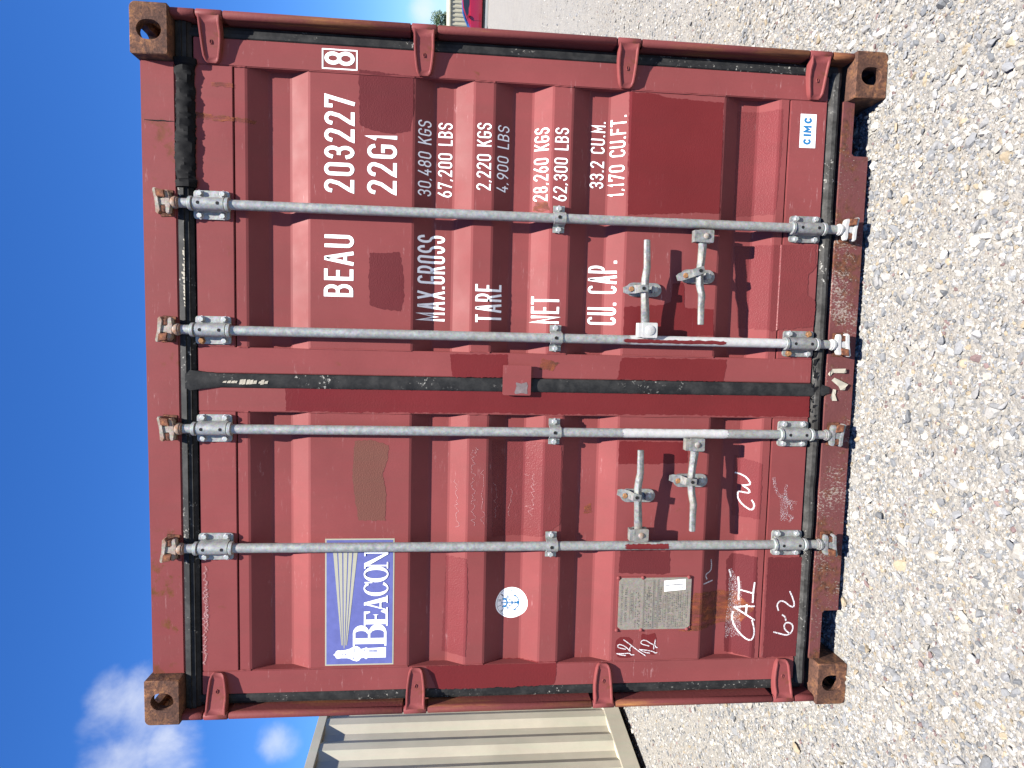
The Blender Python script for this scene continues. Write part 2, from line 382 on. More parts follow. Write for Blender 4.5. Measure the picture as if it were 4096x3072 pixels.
def paint(name, base, rough=0.52, rust=0.3, scuff=0.85, wave=0.25, grit=0.05, rustcol=(0.20, 0.075, 0.028), spec=0.12):
    base = mul(base, KA)
    rustcol = mul(rustcol, KA)
    k = Nodes(name)
    big = k.noise(2.1, 4, 0.6)
    col = k.mix(k.ramp(big, [(0.3, 0.0), (0.72, 1.0)]), mul(base, 0.86), mul(base, 1.13))
    st = k.noise(1.0, 3, 0.6, k.scale((26, 26, 2.2)))
    col = k.mix(k.ramp(st, [(0.42, 0.0), (0.75, 0.30)]), col, (base[0] * 0.78, base[1] * 1.05, base[2] * 0.95))
    fine = k.noise(140, 4, 0.65)
    col = k.mix(k.ramp(fine, [(0.35, 0.10), (0.6, 0.0)]), col, mul(base, 0.6))
    if scuff > 0:
        s1 = k.noise(1.0, 6, 0.75, k.scale((14, 14, 95)))
        s2 = k.noise(3.3, 2, 0.5)
        f = k.math('MULTIPLY', k.ramp(s1, [(0.60, 0.0), (0.74, 1.0)]), k.ramp(s2, [(0.45, 0.0), (0.75, scuff)]))
        col = k.mix(f, col, (0.47, 0.31, 0.30))
    if rust > 0:
        r1 = k.noise(11, 9, 0.72, None, 0.4)
        r2 = k.noise(1.7, 2, 0.5)
        lo = 0.70 - 0.17 * rust
        f = k.math('MULTIPLY', k.ramp(r1, [(lo, 0.0), (lo + 0.09, 1.0)]), k.ramp(r2, [(0.42, 0.0), (0.62, 1.0)]))
        rc = k.mix(k.noise(55, 3), mul(rustcol, 0.55), mul(rustcol, 1.5))
        col = k.mix(f, col, rc)
    k.set(Base_Color=col, Roughness=k.ramp(k.noise(6, 3), [(0.3, rough - 0.06), (0.7, rough + 0.12)]))
    k.b.inputs['Specular IOR Level'].default_value = spec
    nb = k.bump(k.noise(3.6, 2), wave, 0.012)
    nb = k.bump(k.noise(210, 2), grit, 0.002, nb)
    k.set(Normal=nb)
    return k.m


RED = (0.345, 0.084, 0.083)
DARK = (0.185, 0.034, 0.038)
paint('red_paint', RED)
paint('red_paint_frame', mul(RED, 0.95), rust=0.9, scuff=0.6, wave=0.12)
paint('dark_patch', DARK, rough=0.5, rust=0.0, scuff=0.06, wave=0.15, grit=0.55)
paint('fresh_patch', (0.225, 0.030, 0.033), rough=0.4, rust=0.0, scuff=0.1, wave=0.15, grit=0.3)
paint('brown_patch', (0.255, 0.098, 0.075), rough=0.6, rust=0.0, scuff=0.06, wave=0.1, grit=0.6)
paint('faint_patch', (0.285, 0.060, 0.062), rough=0.36, rust=0.0, scuff=0.35, wave=0.2, grit=0.6)
paint('tan_paint', (0.82, 0.75, 0.60), rough=0.5, rust=0.0, scuff=0.0, wave=0.12, grit=0.02, spec=0.25)
paint('cream_paint', (0.62, 0.58, 0.44), rough=0.55, rust=0.0, scuff=0.0, wave=0.05, grit=0.02, spec=0.25)
paint('kerb_paint', (0.66, 0.66, 0.63), rough=0.8, rust=0.0, scuff=0.0, wave=0.2, grit=0.3)


def rusty(name, a, b, c, bumps=0.7):
    a, b, c = mul(a, KA), mul(b, KA), mul(c, KA)
    k = Nodes(name)
    n1 = k.noise(22, 10, 0.72, None, 0.6)
    n2 = k.noise(7, 6, 0.65)
    col = k.ramp(n1, [(0.36, mul(a, 0.45)), (0.45, a), (0.53, b), (0.62, c)])
    col = k.mix(k.ramp(n2, [(0.46, 0.0), (0.62, 0.7)]), col, mul(a, 0.8))
    col = k.mix(k.ramp(k.noise(120, 4, 0.7), [(0.36, 0.65), (0.5, 0.0)]), col, (0.018, 0.012, 0.010))
    k.set(Base_Color=col, Roughness=0.82)
    k.b.inputs['Specular IOR Level'].default_value = 0.2
    k.set(Normal=k.bump(k.noise(70, 8, 0.7), bumps, 0.004))
    return k.m


rusty('rust_casting', (0.155, 0.074, 0.050), (0.33, 0.150, 0.082), (0.56, 0.26, 0.10))
rusty('rust_keeper', (0.24, 0.095, 0.055), (0.38, 0.145, 0.075), (0.58, 0.26, 0.10), 0.4)


def post_mat():
    k = Nodes('red_post')
    st = k.noise(1.0, 7, 0.7, k.scale((46, 46, 3.5)))
    rc = k.ramp(st, [(0.30, (0.033, 0.018, 0.013)), (0.44, (0.096, 0.037, 0.021)), (0.56, (0.163, 0.065, 0.027)), (0.70, (0.252, 0.118, 0.037))])
    pc = k.mix(k.noise(5, 4), (0.089, 0.022, 0.022), (0.137, 0.033, 0.031))
    m = k.math('ADD', k.noise(1.0, 8, 0.7, k.scale((20, 20, 2.2))), k.math('MULTIPLY', k.noise(1.3, 2), 0.7))
    k.set(Base_Color=k.mix(k.ramp(m, [(0.86, 0.0), (1.0, 0.9)]), pc, rc), Roughness=0.7)
    k.b.inputs['Specular IOR Level'].default_value = 0.15
    k.set(Normal=k.bump(k.noise(80, 6, 0.7), 0.4, 0.003))


post_mat()


def sill_mat():
    k = Nodes('red_sill')
    pc = k.mix(k.noise(7, 5, 0.6), (0.071, 0.025, 0.025), (0.139, 0.046, 0.044))
    r = k.math('ADD', k.noise(24, 9, 0.72), k.math('MULTIPLY', k.noise(3.5, 3), 0.6))
    col = k.mix(k.ramp(r, [(0.80, 0.0), (0.95, 0.9)]), pc, k.ramp(k.noise(60, 4), [(0.35, (0.034, 0.017, 0.012)), (0.65, (0.125, 0.050, 0.024))]))
    w = k.math('ADD', k.noise(1.0, 7, 0.75, k.scale((150, 150, 95))), k.math('MULTIPLY', k.noise(6, 4), 0.55))
    col = k.mix(k.ramp(w, [(0.86, 0.0), (0.95, 0.8)]), col, (0.286, 0.244, 0.210))
    k.set(Base_Color=col, Roughness=0.75)
    k.b.inputs['Specular IOR Level'].default_value = 0.12
    k.set(Normal=k.bump(k.noise(90, 8, 0.7), 0.5, 0.003))


sill_mat()


def metal(name, base, var=0.25, metallic=0.35, rough=0.5, stain=0.25, white=0.0, stainc=(0.22, 0.19, 0.14)):
    base = mul(base, 0.62)
    k = Nodes(name)
    sp = k.voronoi(210, 'Color')
    n = k.noise(60, 5, 0.6)
    col = k.mix(k.ramp(n, [(0.3, 0.0), (0.7, 1.0)]), mul(base, 1 - var), mul(base, 1 + var))
    col = k.mix(0.12, col, sp, 'OVERLAY')
    lo = 0.42 if stain >= 0.95 else 0.48
    col = k.mix(k.ramp(k.noise(9 if stain < 0.95 else 26, 6, 0.7), [(lo, 0.0), (lo + 0.22, stain)]), col, stainc)
    if white:
        col = k.mix(k.ramp(k.noise(8, 6, 0.7), [(0.3, white), (0.75, 0.15)]), col, (0.35, 0.345, 0.33))
    k.set(Base_Color=col, Metallic=metallic, Roughness=k.ramp(k.noise(30, 3), [(0.3, rough - 0.08), (0.7, rough + 0.12)]))
    k.set(Normal=k.bump(k.noise(160, 4), 0.18, 0.002))
    return k.m


metal('galvanised', (0.385, 0.398, 0.38))
metal('galvanised_dull', (0.31, 0.32, 0.315), var=0.35, stain=0.4)
metal('handle_steel', (0.27, 0.275, 0.265), var=0.42, stain=0.55, stainc=(0.30, 0.26, 0.19))
metal('galvanised_white', (0.55, 0.55, 0.53), metallic=0.05, rough=0.6, white=0.95)
metal('forged', (0.40, 0.38, 0.34), var=0.35, stain=0.95, metallic=0.2, stainc=(0.20, 0.12, 0.065))
metal('forged_rusty', (0.36, 0.32, 0.27), var=0.4, stain=1.0, metallic=0.1, rough=0.65, stainc=(0.17, 0.075, 0.035))
metal('bolt_steel', (0.46, 0.48, 0.48), metallic=0.4, stain=0.2)
metal('bolt_rust', (0.24, 0.12, 0.05), metallic=0.1, rough=0.8, stain=0.6, stainc=(0.35, 0.16, 0.05))
metal('plate_metal', (0.30, 0.268, 0.222), var=0.12, metallic=0.15, rough=0.55, stain=0.3)


def rubber(name, base, speck=0.0, dust=0.25):
    k = Nodes(name)
    col = k.mix(k.ramp(k.noise(18, 6, 0.7), [(0.42, 0.0), (0.72, dust)]), base, (0.14, 0.135, 0.125))
    if speck:
        m = k.math('MULTIPLY', k.ramp(k.noise(70, 5, 0.7), [(0.60, 0.0), (0.66, 1.0)]), k.ramp(k.noise(4.2, 2), [(0.50, 0.0), (0.6, speck)]))
        col = k.mix(m, col, (0.55, 0.53, 0.47))
    k.set(Base_Color=col, Roughness=0.7)
    k.b.inputs['Specular IOR Level'].default_value = 0.16
    k.set(Normal=k.bump(k.noise(90, 4), 0.25, 0.002))
    return k.m


rubber('rubber', (0.0095, 0.010, 0.0105), speck=0.5, dust=0.16)
rubber('rubber_dusty', (0.022, 0.021, 0.019), speck=0.6, dust=0.42)
_tp = rubber('tape_black', (0.0045, 0.0045, 0.005), dust=0.02)
_tp.node_tree.nodes['Principled BSDF'].inputs['Specular IOR Level'].default_value = 0.08


def flat(name, col, rough=0.55, var=0.08, metallic=0.0, emit=None, spec=0.35):
    if max(col) < 0.6:
        col = mul(col, KA)
    k = Nodes(name)
    c = k.mix(k.ramp(k.noise(40, 5, 0.65), [(0.3, 0.0), (0.7, 1.0)]), mul(col, 1 - var), mul(col, 1 + var))
    k.set(Base_Color=c, Roughness=rough, Metallic=metallic)
    k.b.inputs['Specular IOR Level'].default_value = spec
    return k.m


flat('white_vinyl', (0.80, 0.81, 0.80), 0.5, 0.03)
flat('cream_vinyl', (0.80, 0.76, 0.56), 0.5, 0.04)
flat('blue_vinyl', (0.175, 0.195, 0.53), 0.45, 0.10)
flat('sticker_white', (0.80, 0.79, 0.76), 0.5, 0.03)
flat('ink_blue', (0.03, 0.26, 0.58), 0.5)
flat('ink_dark', (0.045, 0.05, 0.055), 0.6)
flat('ink_grey', (0.10, 0.11, 0.13), 0.6)
flat('engraved', (0.20, 0.19, 0.155), 0.7)
flat('tape_paper', (0.58, 0.53, 0.42), 0.8, 0.15)
flat('stripped', (0.26, 0.205, 0.205), 0.5, 0.35)
flat('dark_hole', (0.008, 0.008, 0.008), 0.9)
flat('yellow_vinyl', (0.599, 0.585, 0.45), 0.5, 0.03)


def chalk(name, cov, col=(0.78, 0.76, 0.76)):
    k = Nodes(name)
    tr = k.t.nodes.new('ShaderNodeBsdfTransparent')
    mx = k.t.nodes.new('ShaderNodeMixShader')
    f = k.ramp(k.noise(330, 4, 0.75), [(0.44 - 0.34 * (cov - 0.5), 0.0), (0.60 - 0.34 * (cov - 0.5), 1.0)])
    k.t.links.new(f, mx.inputs[0])
    k.t.links.new(tr.outputs[0], mx.inputs[1])
    k.t.links.new(k.b.outputs[0], mx.inputs[2])
    k.t.links.new(mx.outputs[0], k.out.inputs[0])
    k.set(Base_Color=col, Roughness=0.9)
    return k.m


chalk('chalk', 0.70, (0.58, 0.56, 0.56))
chalk('chalk_smear', 0.24, (0.55, 0.52, 0.53))
chalk('chalk_thin', 0.50, (0.34, 0.20, 0.20))


def stain_mat():
    k = Nodes('rust_stain')
    tr = k.t.nodes.new('ShaderNodeBsdfTransparent')
    mx = k.t.nodes.new('ShaderNodeMixShader')
    f = k.ramp(k.noise(1.0, 5, 0.7, k.scale((55, 55, 5))), [(0.33, 0.0), (0.58, 0.92)])
    f = k.math('MULTIPLY', f, k.ramp(k.noise(13, 4), [(0.3, 0.55), (0.6, 1.0)]))
    k.t.links.new(f, mx.inputs[0])
    k.t.links.new(tr.outputs[0], mx.inputs[1])
    k.t.links.new(k.b.outputs[0], mx.inputs[2])
    k.t.links.new(mx.outputs[0], k.out.inputs[0])
    k.set(Base_Color=k.ramp(k.noise(30, 4), [(0.3, (0.045, 0.013, 0.006)), (0.7, (0.27, 0.066, 0.016))]), Roughness=0.85)


stain_mat()


def ground_mat():
    k = Nodes('gravel_ground')
    c1 = k.voronoi(75, 'Color')
    bw = k.t.nodes.new('ShaderNodeSeparateColor')
    k.put(bw.inputs[0], c1)
    cell = k.ramp(bw.outputs[0], [(0.0, (0.083, 0.086, 0.087)), (0.25, (0.150, 0.146, 0.139)), (0.55, (0.209, 0.193, 0.165)), (0.8, (0.242, 0.229, 0.204)), (1.0, (0.167, 0.137, 0.101))])
    c2 = k.voronoi(210, 'Color')
    b2 = k.t.nodes.new('ShaderNodeSeparateColor')
    k.put(b2.inputs[0], c2)
    fines = k.ramp(b2.outputs[1], [(0.0, (0.125, 0.121, 0.115)), (0.5, (0.209, 0.193, 0.167)), (1.0, (0.259, 0.244, 0.217))])
    sel = k.ramp(k.noise(3.0, 6, 0.65), [(0.42, 0.0), (0.60, 1.0)])
    col = k.mix(sel, cell, fines)
    col = k.mix(k.ramp(k.noise(0.35, 5, 0.6), [(0.35, 0.0), (0.7, 0.35)]), col, (0.196, 0.190, 0.178))
    k.set(Base_Color=col, Roughness=0.92)
    k.b.inputs['Specular IOR Level'].default_value = 0.15
    d1 = k.voronoi(75, 'Distance')
    d2 = k.voronoi(210, 'Distance')
    nb = k.bump(k.math('MULTIPLY', d1, -1.0), 0.75, 0.006)
    nb = k.bump(k.math('MULTIPLY', d2, -1.0), 0.7, 0.003, nb)
    nb = k.bump(k.noise(6, 8, 0.7), 0.5, 0.03, nb)
    k.set(Normal=nb)


ground_mat()


def stone_mat():
    k = Nodes('crushed_stone')
    at = k.t.nodes.new('ShaderNodeAttribute')
    at.attribute_name = 'tint'
    f = k.ramp(k.noise(190, 5, 0.7), [(0.3, 0.78), (0.7, 1.12)])
    col = k.mix(1.0, at.outputs['Color'], f, 'MULTIPLY')
    k.set(Base_Color=col, Roughness=0.9, Normal=k.bump(k.noise(320, 4, 0.7), 0.35, 0.002))
    k.b.inputs['Specular IOR Level'].default_value = 0.2


stone_mat()


def car_mat(name, col):
    k = Nodes(name)
    k.set(Base_Color=col, Roughness=0.25, Metallic=0.0)
    k.b.inputs['Coat Weight'].default_value = 0.6
    k.set(Normal=k.bump(k.noise(2.0, 2), 0.02, 0.02))


car_mat('car_red', (0.19, 0.004, 0.014))
car_mat('car_blue', (0.02, 0.06, 0.19))
k = Nodes('car_glass')
k.set(Base_Color=(0.012, 0.015, 0.02), Roughness=0.06)
flat('tyre', (0.018, 0.018, 0.018), 0.8)
flat('rim', (0.45, 0.45, 0.46), 0.35, 0.05, 0.8)
flat('bark', (0.10, 0.075, 0.055), 0.9, 0.3)
k = Nodes('leaf')
k.set(Base_Color=k.ramp(k.noise(2.3, 4), [(0.3, (0.010, 0.030, 0.009)), (0.7, (0.035, 0.070, 0.016))]), Roughness=0.6)
flat('lamp_glass', (0.5, 0.5, 0.5), 0.2, 0.02)
flat('lamp_red', (0.35, 0.01, 0.01), 0.25, 0.02)
flat('floor_wood', (0.10, 0.075, 0.05), 0.8, 0.2)
flat('letter_white', (0.86, 0.875, 0.85), 0.5, 0.05)


# ------------------------------------------------------------------ mesh tools
class MB:
    def __init__(self):
        self.v = []
        self.f = []
        self.mi = []
        self.slot = 0

    def add(self, verts, faces):
        o = len(self.v)
        self.v += [tuple(p) for p in verts]
        self.f += [tuple(i + o for i in f) for f in faces]
        self.mi += [self.slot] * len(faces)

    def box(self, x0, x1, y0, y1, z0, z1):
        v = [(x0, y0, z0), (x1, y0, z0), (x1, y1, z0), (x0, y1, z0), (x0, y0, z1), (x1, y0, z1), (x1, y1, z1), (x0, y1, z1)]
        self.add(v, [(0, 3, 2, 1), (4, 5, 6, 7), (0, 1, 5, 4), (1, 2, 6, 5), (2, 3, 7, 6), (3, 0, 4, 7)])
        return self

    def lathe(self, origin, axis, prof, n=16):
        a = Vector(axis).normalized()
        u = a.orthogonal().normalized()
        w = a.cross(u)
        o = Vector(origin)
        vs_, fs = [], []
        for t, r in prof:
            for i in range(n):
                an = 2 * math.pi * i / n
                vs_.append(o + a * t + (u * math.cos(an) + w * math.sin(an)) * r)
        for j in range(len(prof) - 1):
            for i in range(n):
                k2 = (i + 1) % n
                fs.append((j * n + i, j * n + k2, (j + 1) * n + k2, (j + 1) * n + i))
        fs.append(tuple(range(n - 1, -1, -1)))
        fs.append(tuple((len(prof) - 1) * n + i for i in range(n)))
        self.add(vs_, fs)
        return self

    def cyl(self, p0, p1, r, n=16):
        d = Vector(p1) - Vector(p0)
        return self.lathe(p0, d, [(0, r), (d.length, r)], n)

    def prism(self, poly, y0, y1):
        """extrude an (x, z) polygon along y"""
        n = len(poly)
        v = [(x, y0, z) for x, z in poly] + [(x, y1, z) for x, z in poly]
        f = [(i, (i + 1) % n, n + (i + 1) % n, n + i) for i in range(n)]
        for t in tessellate_polygon([[Vector((x, z, 0)) for x, z in poly]]):
            f.append(tuple(t))
            f.append(tuple(n + i for i in reversed(t)))
        self.add(v, f)
        return self

    def loft(self, rings, close=True, caps=True):
        n = len(rings[0])
        v = [p for r in rings for p in r]
        f = []
        for j in range(len(rings) - 1):
            for i in range(n if close else n - 1):
                k2 = (i + 1) % n
                f.append((j * n + i, j * n + k2, (j + 1) * n + k2, (j + 1) * n + i))
        if caps and close:
            f.append(tuple(range(n - 1, -1, -1)))
            f.append(tuple((len(rings) - 1) * n + i for i in range(n)))
        self.add(v, f)
        return self

    def mesh(self, name, bevel=0.0, seg=2, fix=True):
        me = bpy.data.meshes.new(name)
        me.from_pydata(self.v, [], self.f)
        if any(self.mi):
            me.polygons.foreach_set('material_index', self.mi)
        if fix or bevel:
            bm = bmesh.new()
            bm.from_mesh(me)
            if fix:
                bmesh.ops.recalc_face_normals(bm, faces=bm.faces)
            if bevel:
                es = [e for e in bm.edges if len(e.link_faces) == 2 and e.calc_face_angle(0) > 0.5]
                bmesh.ops.bevel(bm, geom=es, offset=bevel, segments=seg, affect='EDGES', clamp_overlap=True)
            bm.to_mesh(me)
            bm.free()
        return me


def link(name, me, parent=None, loc=None):
    o = bpy.data.objects.new(name, me)
    COL.objects.link(o)
    if parent is not None:
        o.parent = parent
    if loc is not None:
        o.location = loc
    return o


def smooth(me, ang=40):
    me.shade_smooth()
    me.set_sharp_from_angle(angle=math.radians(ang))


def build(name, mb, mat, parent=None, bevel=0.0, seg=2, sm=0, loc=None, fix=True):
    me = mb.mesh(name, bevel, seg, fix)
    for m in (mat if isinstance(mat, (list, tuple)) else [mat]):
        me.materials.append(MATS[m])
    if sm:
        smooth(me, sm)
    return link(name, me, parent, loc)


def empty(name, loc=(0, 0, 0), rz=0.0):
    o = bpy.data.objects.new(name, None)
    COL.objects.link(o)
    o.location = loc
    o.rotation_euler = (0, 0, rz)
    o.empty_display_size = 0.2
    return o


def tag(o, label, cat, group=None, kind=None):
    if label:
        o['label'] = label
    if cat:
        o['category'] = cat
    if group:
        o['group'] = group
    if kind:
        o['kind'] = kind
    return o

# ------------------------------------------------------------------ setting: ground, gravel
g = MB()
g.add([(-900, -900, 0), (900, -900, 0), (900, 900, 0), (-900, 900, 0)], [(0, 1, 2, 3)])
ground = build('ground', g, 'gravel_ground', fix=False)
tag(ground, 'pale crushed stone yard', None, kind='structure')


def stones():
    ico = bmesh.new()
    bmesh.ops.create_icosphere(ico, subdivisions=1, radius=1.0)
    V0 = np.array([v.co[:] for v in ico.verts])
    F0 = np.array([[v.index for v in f.verts] for f in ico.faces])
    ico.free()
    ico = bmesh.new()
    bmesh.ops.create_icosphere(ico, subdivisions=2, radius=1.0)
    V1 = np.array([v.co[:] for v in ico.verts])
    F1 = np.array([[v.index for v in f.verts] for f in ico.faces])
    ico.free()

    def cut(V, seed):
        # chop a ball with random planes: an angular crushed stone
        r = np.random.default_rng(seed)
        P = V.copy()
        for _ in range(15):
            n = r.normal(size=3)
            n /= np.linalg.norm(n)
            d = r.uniform(0.38, 0.74)
            s = P @ n - d
            P = P - np.where(s > 0, s, 0)[:, None] * n
        return P
    P0 = [cut(V0, 100 + i) for i in range(14)]
    P1 = [cut(V1, 200 + i) for i in range(14)]
    camx, camy = 0.184, -2.247
    xs, ys, rs = [], [], []

    def scatter(n, x0, x1, y0, y1, med, sig, lo, hi, far=0.0):
        x = RNG.uniform(x0, x1, n)
        y = RNG.uniform(y0, y1, n)
        r = np.clip(med * np.exp(RNG.normal(0, sig, n)), lo, hi)
        d = np.hypot(x - camx, y - camy)
        ok = ~((np.abs(x) < 1.02) & (y > 0.42) & (y < 5.9))
        ok &= ~((np.abs(np.abs(x) - 1.138) < 0.085) & (np.abs(y - 0.09) < 0.095))
        # keep what the yard in front and beside the container can show
        fx, fy = -0.0793, 0.9968
        fw = (x - camx) * fx + (y - camy) * fy
        sd = (x - camx) * fy - (y - camy) * fx
        ok &= (fw > 0.9) & (np.abs(sd) < 0.72 * fw + 1.0)
        if far:
            ok &= RNG.uniform(0, 1, n) < np.clip(far / d, 0, 1) ** 1.5
        xs.append(x[ok])
        ys.append(y[ok])
        rs.append(r[ok])
    scatter(78000, -2.2, 2.6, -1.1, 0.75, 0.0072, 0.36, 0.004, 0.0125)
    scatter(12000, -2.7, 3.1, -1.5, 1.0, 0.0135, 0.30, 0.008, 0.024)
    scatter(1100, -2.9, 3.3, -1.5, 1.3, 0.020, 0.28, 0.014, 0.036)
    scatter(30000, 1.2, 4.6, 0.7, 4.2, 0.0095, 0.4, 0.005, 0.02, 4.0)
    scatter(18000, -3.4, -1.15, 0.7, 3.5, 0.0095, 0.4, 0.005, 0.02, 4.0)
    scatter(15000, 1.2, 8.5, 4.0, 10.0, 0.011, 0.4, 0.008, 0.028, 6.0)
    x = np.concatenate(xs)
    y = np.concatenate(ys)
    r = np.concatenate(rs)
    n = len(x)
    pal = np.array([(0.62, 0.585, 0.52), (0.55, 0.52, 0.455), (0.47, 0.465, 0.455), (0.36, 0.365, 0.37), (0.275, 0.285, 0.295), (0.52, 0.43, 0.30), (0.66, 0.64, 0.60), (0.30, 0.21, 0.20)])
    pr = np.array([0.17, 0.15, 0.19, 0.18, 0.13, 0.05, 0.11, 0.02])
    tint = pal[RNG.choice(8, n, p=pr)] * RNG.uniform(0.36, 0.56, (n, 1))
    verts, faces, cols = [], [], []
    off = 0
    big = r > 0.0150
    print('STONES', n, int(big.sum()))
    kinds = RNG.integers(0, 14, n)
    for isbig, PP, FF in ((False, P0, F0), (True, P1, F1)):
        for kd in range(14):
            idx = np.where((big == isbig) & (kinds == kd))[0]
            if not len(idx):
                continue
            m = len(idx)
            base = PP[kd]
            a = RNG.uniform(0, 2 * math.pi, m)
            b = RNG.uniform(-0.5, 0.5, m)
            sc = np.stack([RNG.uniform(0.8, 1.35, m), RNG.uniform(0.7, 1.1, m), RNG.uniform(0.55, 0.9, m)], 1) * r[idx, None]
            p = base[None] * sc[:, None, :]
            cb, sb = np.cos(b)[:, None], np.sin(b)[:, None]
            px, pz = p[..., 0] * cb - p[..., 2] * sb, p[..., 0] * sb + p[..., 2] * cb
            py = p[..., 1]
            ca, sa = np.cos(a)[:, None], np.sin(a)[:, None]
            qx, qy = px * ca - py * sa, px * sa + py * ca
            sink = RNG.uniform(-0.25, 0.25, m) * r[idx]
            q = np.stack([qx + x[idx, None], qy + y[idx, None], pz + sink[:, None]], 2)
            verts.append(q.reshape(-1, 3))
            nb = len(base)
            faces.append((FF[None] + (np.arange(m) * nb)[:, None, None] + off).reshape(-1, 3))
            cols.append(np.repeat(tint[idx], len(FF), axis=0))
            off += m * nb
    verts = np.concatenate(verts).astype(np.float32)
    faces = np.concatenate(faces).astype(np.int32)
    cols = np.concatenate(cols)
    me = bpy.data.meshes.new('gravel')
    me.vertices.add(len(verts))
    me.vertices.foreach_set('co', verts.ravel())
    me.loops.add(faces.size)
    me.loops.foreach_set('vertex_index', faces.ravel())
    me.polygons.add(len(faces))
    me.polygons.foreach_set('loop_start', np.arange(0, faces.size, 3, dtype=np.int32))
    at = me.attributes.new('tint', 'FLOAT_COLOR', 'FACE')
    at.data.foreach_set('color', np.concatenate([cols, np.ones((len(cols), 1))], 1).astype(np.float32).ravel())
    me.update(calc_edges=True)
    me.shade_flat()
    me.materials.append(MATS['crushed_stone'])
    o = link('gravel', me)
    tag(o, 'loose pale grey and cream crushed stone lying over the yard', 'gravel', kind='stuff')


stones()


# ------------------------------------------------------------------ container parts shared by both containers
def stadium(cx, cz, w, h, n=10):
    """rounded slot, w across and h tall"""
    pts = []
    if h >= w:
        r, s = w / 2, (h - w) / 2
        for i in range(n + 1):
            a = math.pi * i / n
            pts.append((cx + r * math.cos(a), cz + s + r * math.sin(a)))
        for i in range(n + 1):
            a = math.pi + math.pi * i / n
            pts.append((cx + r * math.cos(a), cz - s + r * math.sin(a)))
    else:
        r, s = h / 2, (w - h) / 2
        for i in range(n + 1):
            a = -math.pi / 2 + math.pi * i / n
            pts.append((cx + s + r * math.cos(a), cz + r * math.sin(a)))
        for i in range(n + 1):
            a = math.pi / 2 + math.pi * i / n
            pts.append((cx - s + r * math.cos(a), cz + r * math.sin(a)))
    return pts


def boolean(me, cutter, name):
    a = bpy.data.objects.new('a_tmp', me)
    b = bpy.data.objects.new('b_tmp', cutter)
    COL.objects.link(a)
    COL.objects.link(b)
    md = a.modifiers.new('cut', 'BOOLEAN')
    md.object = b
    md.operation = 'DIFFERENCE'
    md.solver = 'EXACT'
    dg = bpy.context.evaluated_depsgraph_get()
    out = bpy.data.meshes.new_from_object(a.evaluated_get(dg))
    bpy.data.objects.remove(a)
    bpy.data.objects.remove(b)
    out.name = name
    return out


def casting_mesh():
    """top right casting seen from the door end, outer front corner at the origin: x -0.162..0, y 0..0.178, z -0.118..0"""
    r, e = 0.019, 0.003
    pts = [(-0.162, -0.118 + e), (-0.162 + e, -0.118), (-e, -0.118), (0.0, -0.118 + e)]
    pts += [(-r + r * math.cos(math.pi / 2 * i / 7), -r + r * math.sin(math.pi / 2 * i / 7)) for i in range(8)]
    pts += [(-0.162 + e, 0.0), (-0.162, -e)]
    cx_, cz_ = -0.081, -0.059
    rings = []
    for y_, k_ in ((0.0, 0.965), (0.003, 1.0), (0.178, 1.0)):
        rings.append([(cx_ + (x_ - cx_) * k_, y_, cz_ + (z_ - cz_) * k_) for x_, z_ in pts])
    me = MB().loft(rings).mesh('c')
    cav = MB().box(-0.134, -0.028, 0.030, 0.150, -0.090, -0.028).mesh('k')
    me = boolean(me, cav, 'c1')
    slot = MB().prism(stadium(-0.086, -0.060, 0.062, 0.078), -0.05, 0.06).mesh('k1')
    me = boolean(me, slot, 'c2')
    m2 = MB()
    pts = stadium(0.098, -0.060, 0.078, 0.052)
    m2.loft([[(-0.06, y, z) for y, z in pts], [(0.05, y, z) for y, z in pts]])
    me = boolean(me, m2.mesh('k2'), 'c3')
    m3 = MB()
    pts = stadium(-0.082, 0.09, 0.062, 0.118)
    m3.loft([[(x, y, -0.06) for x, y in pts], [(x, y, 0.05) for x, y in pts]])
    me = boolean(me, m3.mesh('k3'), 'corner_casting')
    smooth(me, 35)
    return me


CAST = casting_mesh()


def corner_castings(root, mat, L, which='all', x0=-1.219, x1=1.219, H=2.591):
    me = CAST if mat == 'rust_casting' else CAST.copy()
    me.materials.clear()
    me.materials.append(MATS[mat])
    out = []
    for fx, x in ((1, x1), (-1, x0)):
        for fz, z in ((1, H), (-1, 0.0)):
            for fy, y in ((1, 0.0), (-1, L)):
                o = link('corner_casting', me, root, (x, y, z))
                o.scale = (fx, fy, fz)
                out.append(o)
    return out


def side_wall(root, x, sgn, L, mat, z0=0.155, z1=2.50, y0=0.16):
    """trapezoidal corrugation with upright ribs; sgn is the outward direction"""
    m = MB()
    prof = []
    y = y0
    pitch = 0.278
    while y < L - y0 - pitch:
        for dy, d in ((0, 0), (0.072, 0), (0.140, 0.036), (0.210, 0.036)):
            prof.append((y + dy, d))
        y += pitch
    prof.append((y, 0))
    prof.append((L - y0, 0))
    pts = [(x - sgn * (0.012 + d), yy) for yy, d in prof]
    n = len(pts)
    v = [(px, py, z0) for px, py in pts] + [(px, py, z1) for px, py in pts]
    m.add(v, [(i, i + 1, n + i + 1, n + i) for i in range(n - 1)])
    o = build('side_wall', m, mat, root, fix=False)
    return o


def rails(root, L, mat, x0=-1.219, x1=1.219, H=2.591):
    for s, x in ((1, x1), (-1, x0)):
        for nm, za, zb in (('bottom_rail', 0.022, 0.160), ('top_rail', 2.495, 2.565)):
            a, b = sorted((x - s * 0.004, x - s * 0.062))
            build(nm, MB().box(a, b, 0.179, L - 0.179, za, zb), mat, root, bevel=0.004)


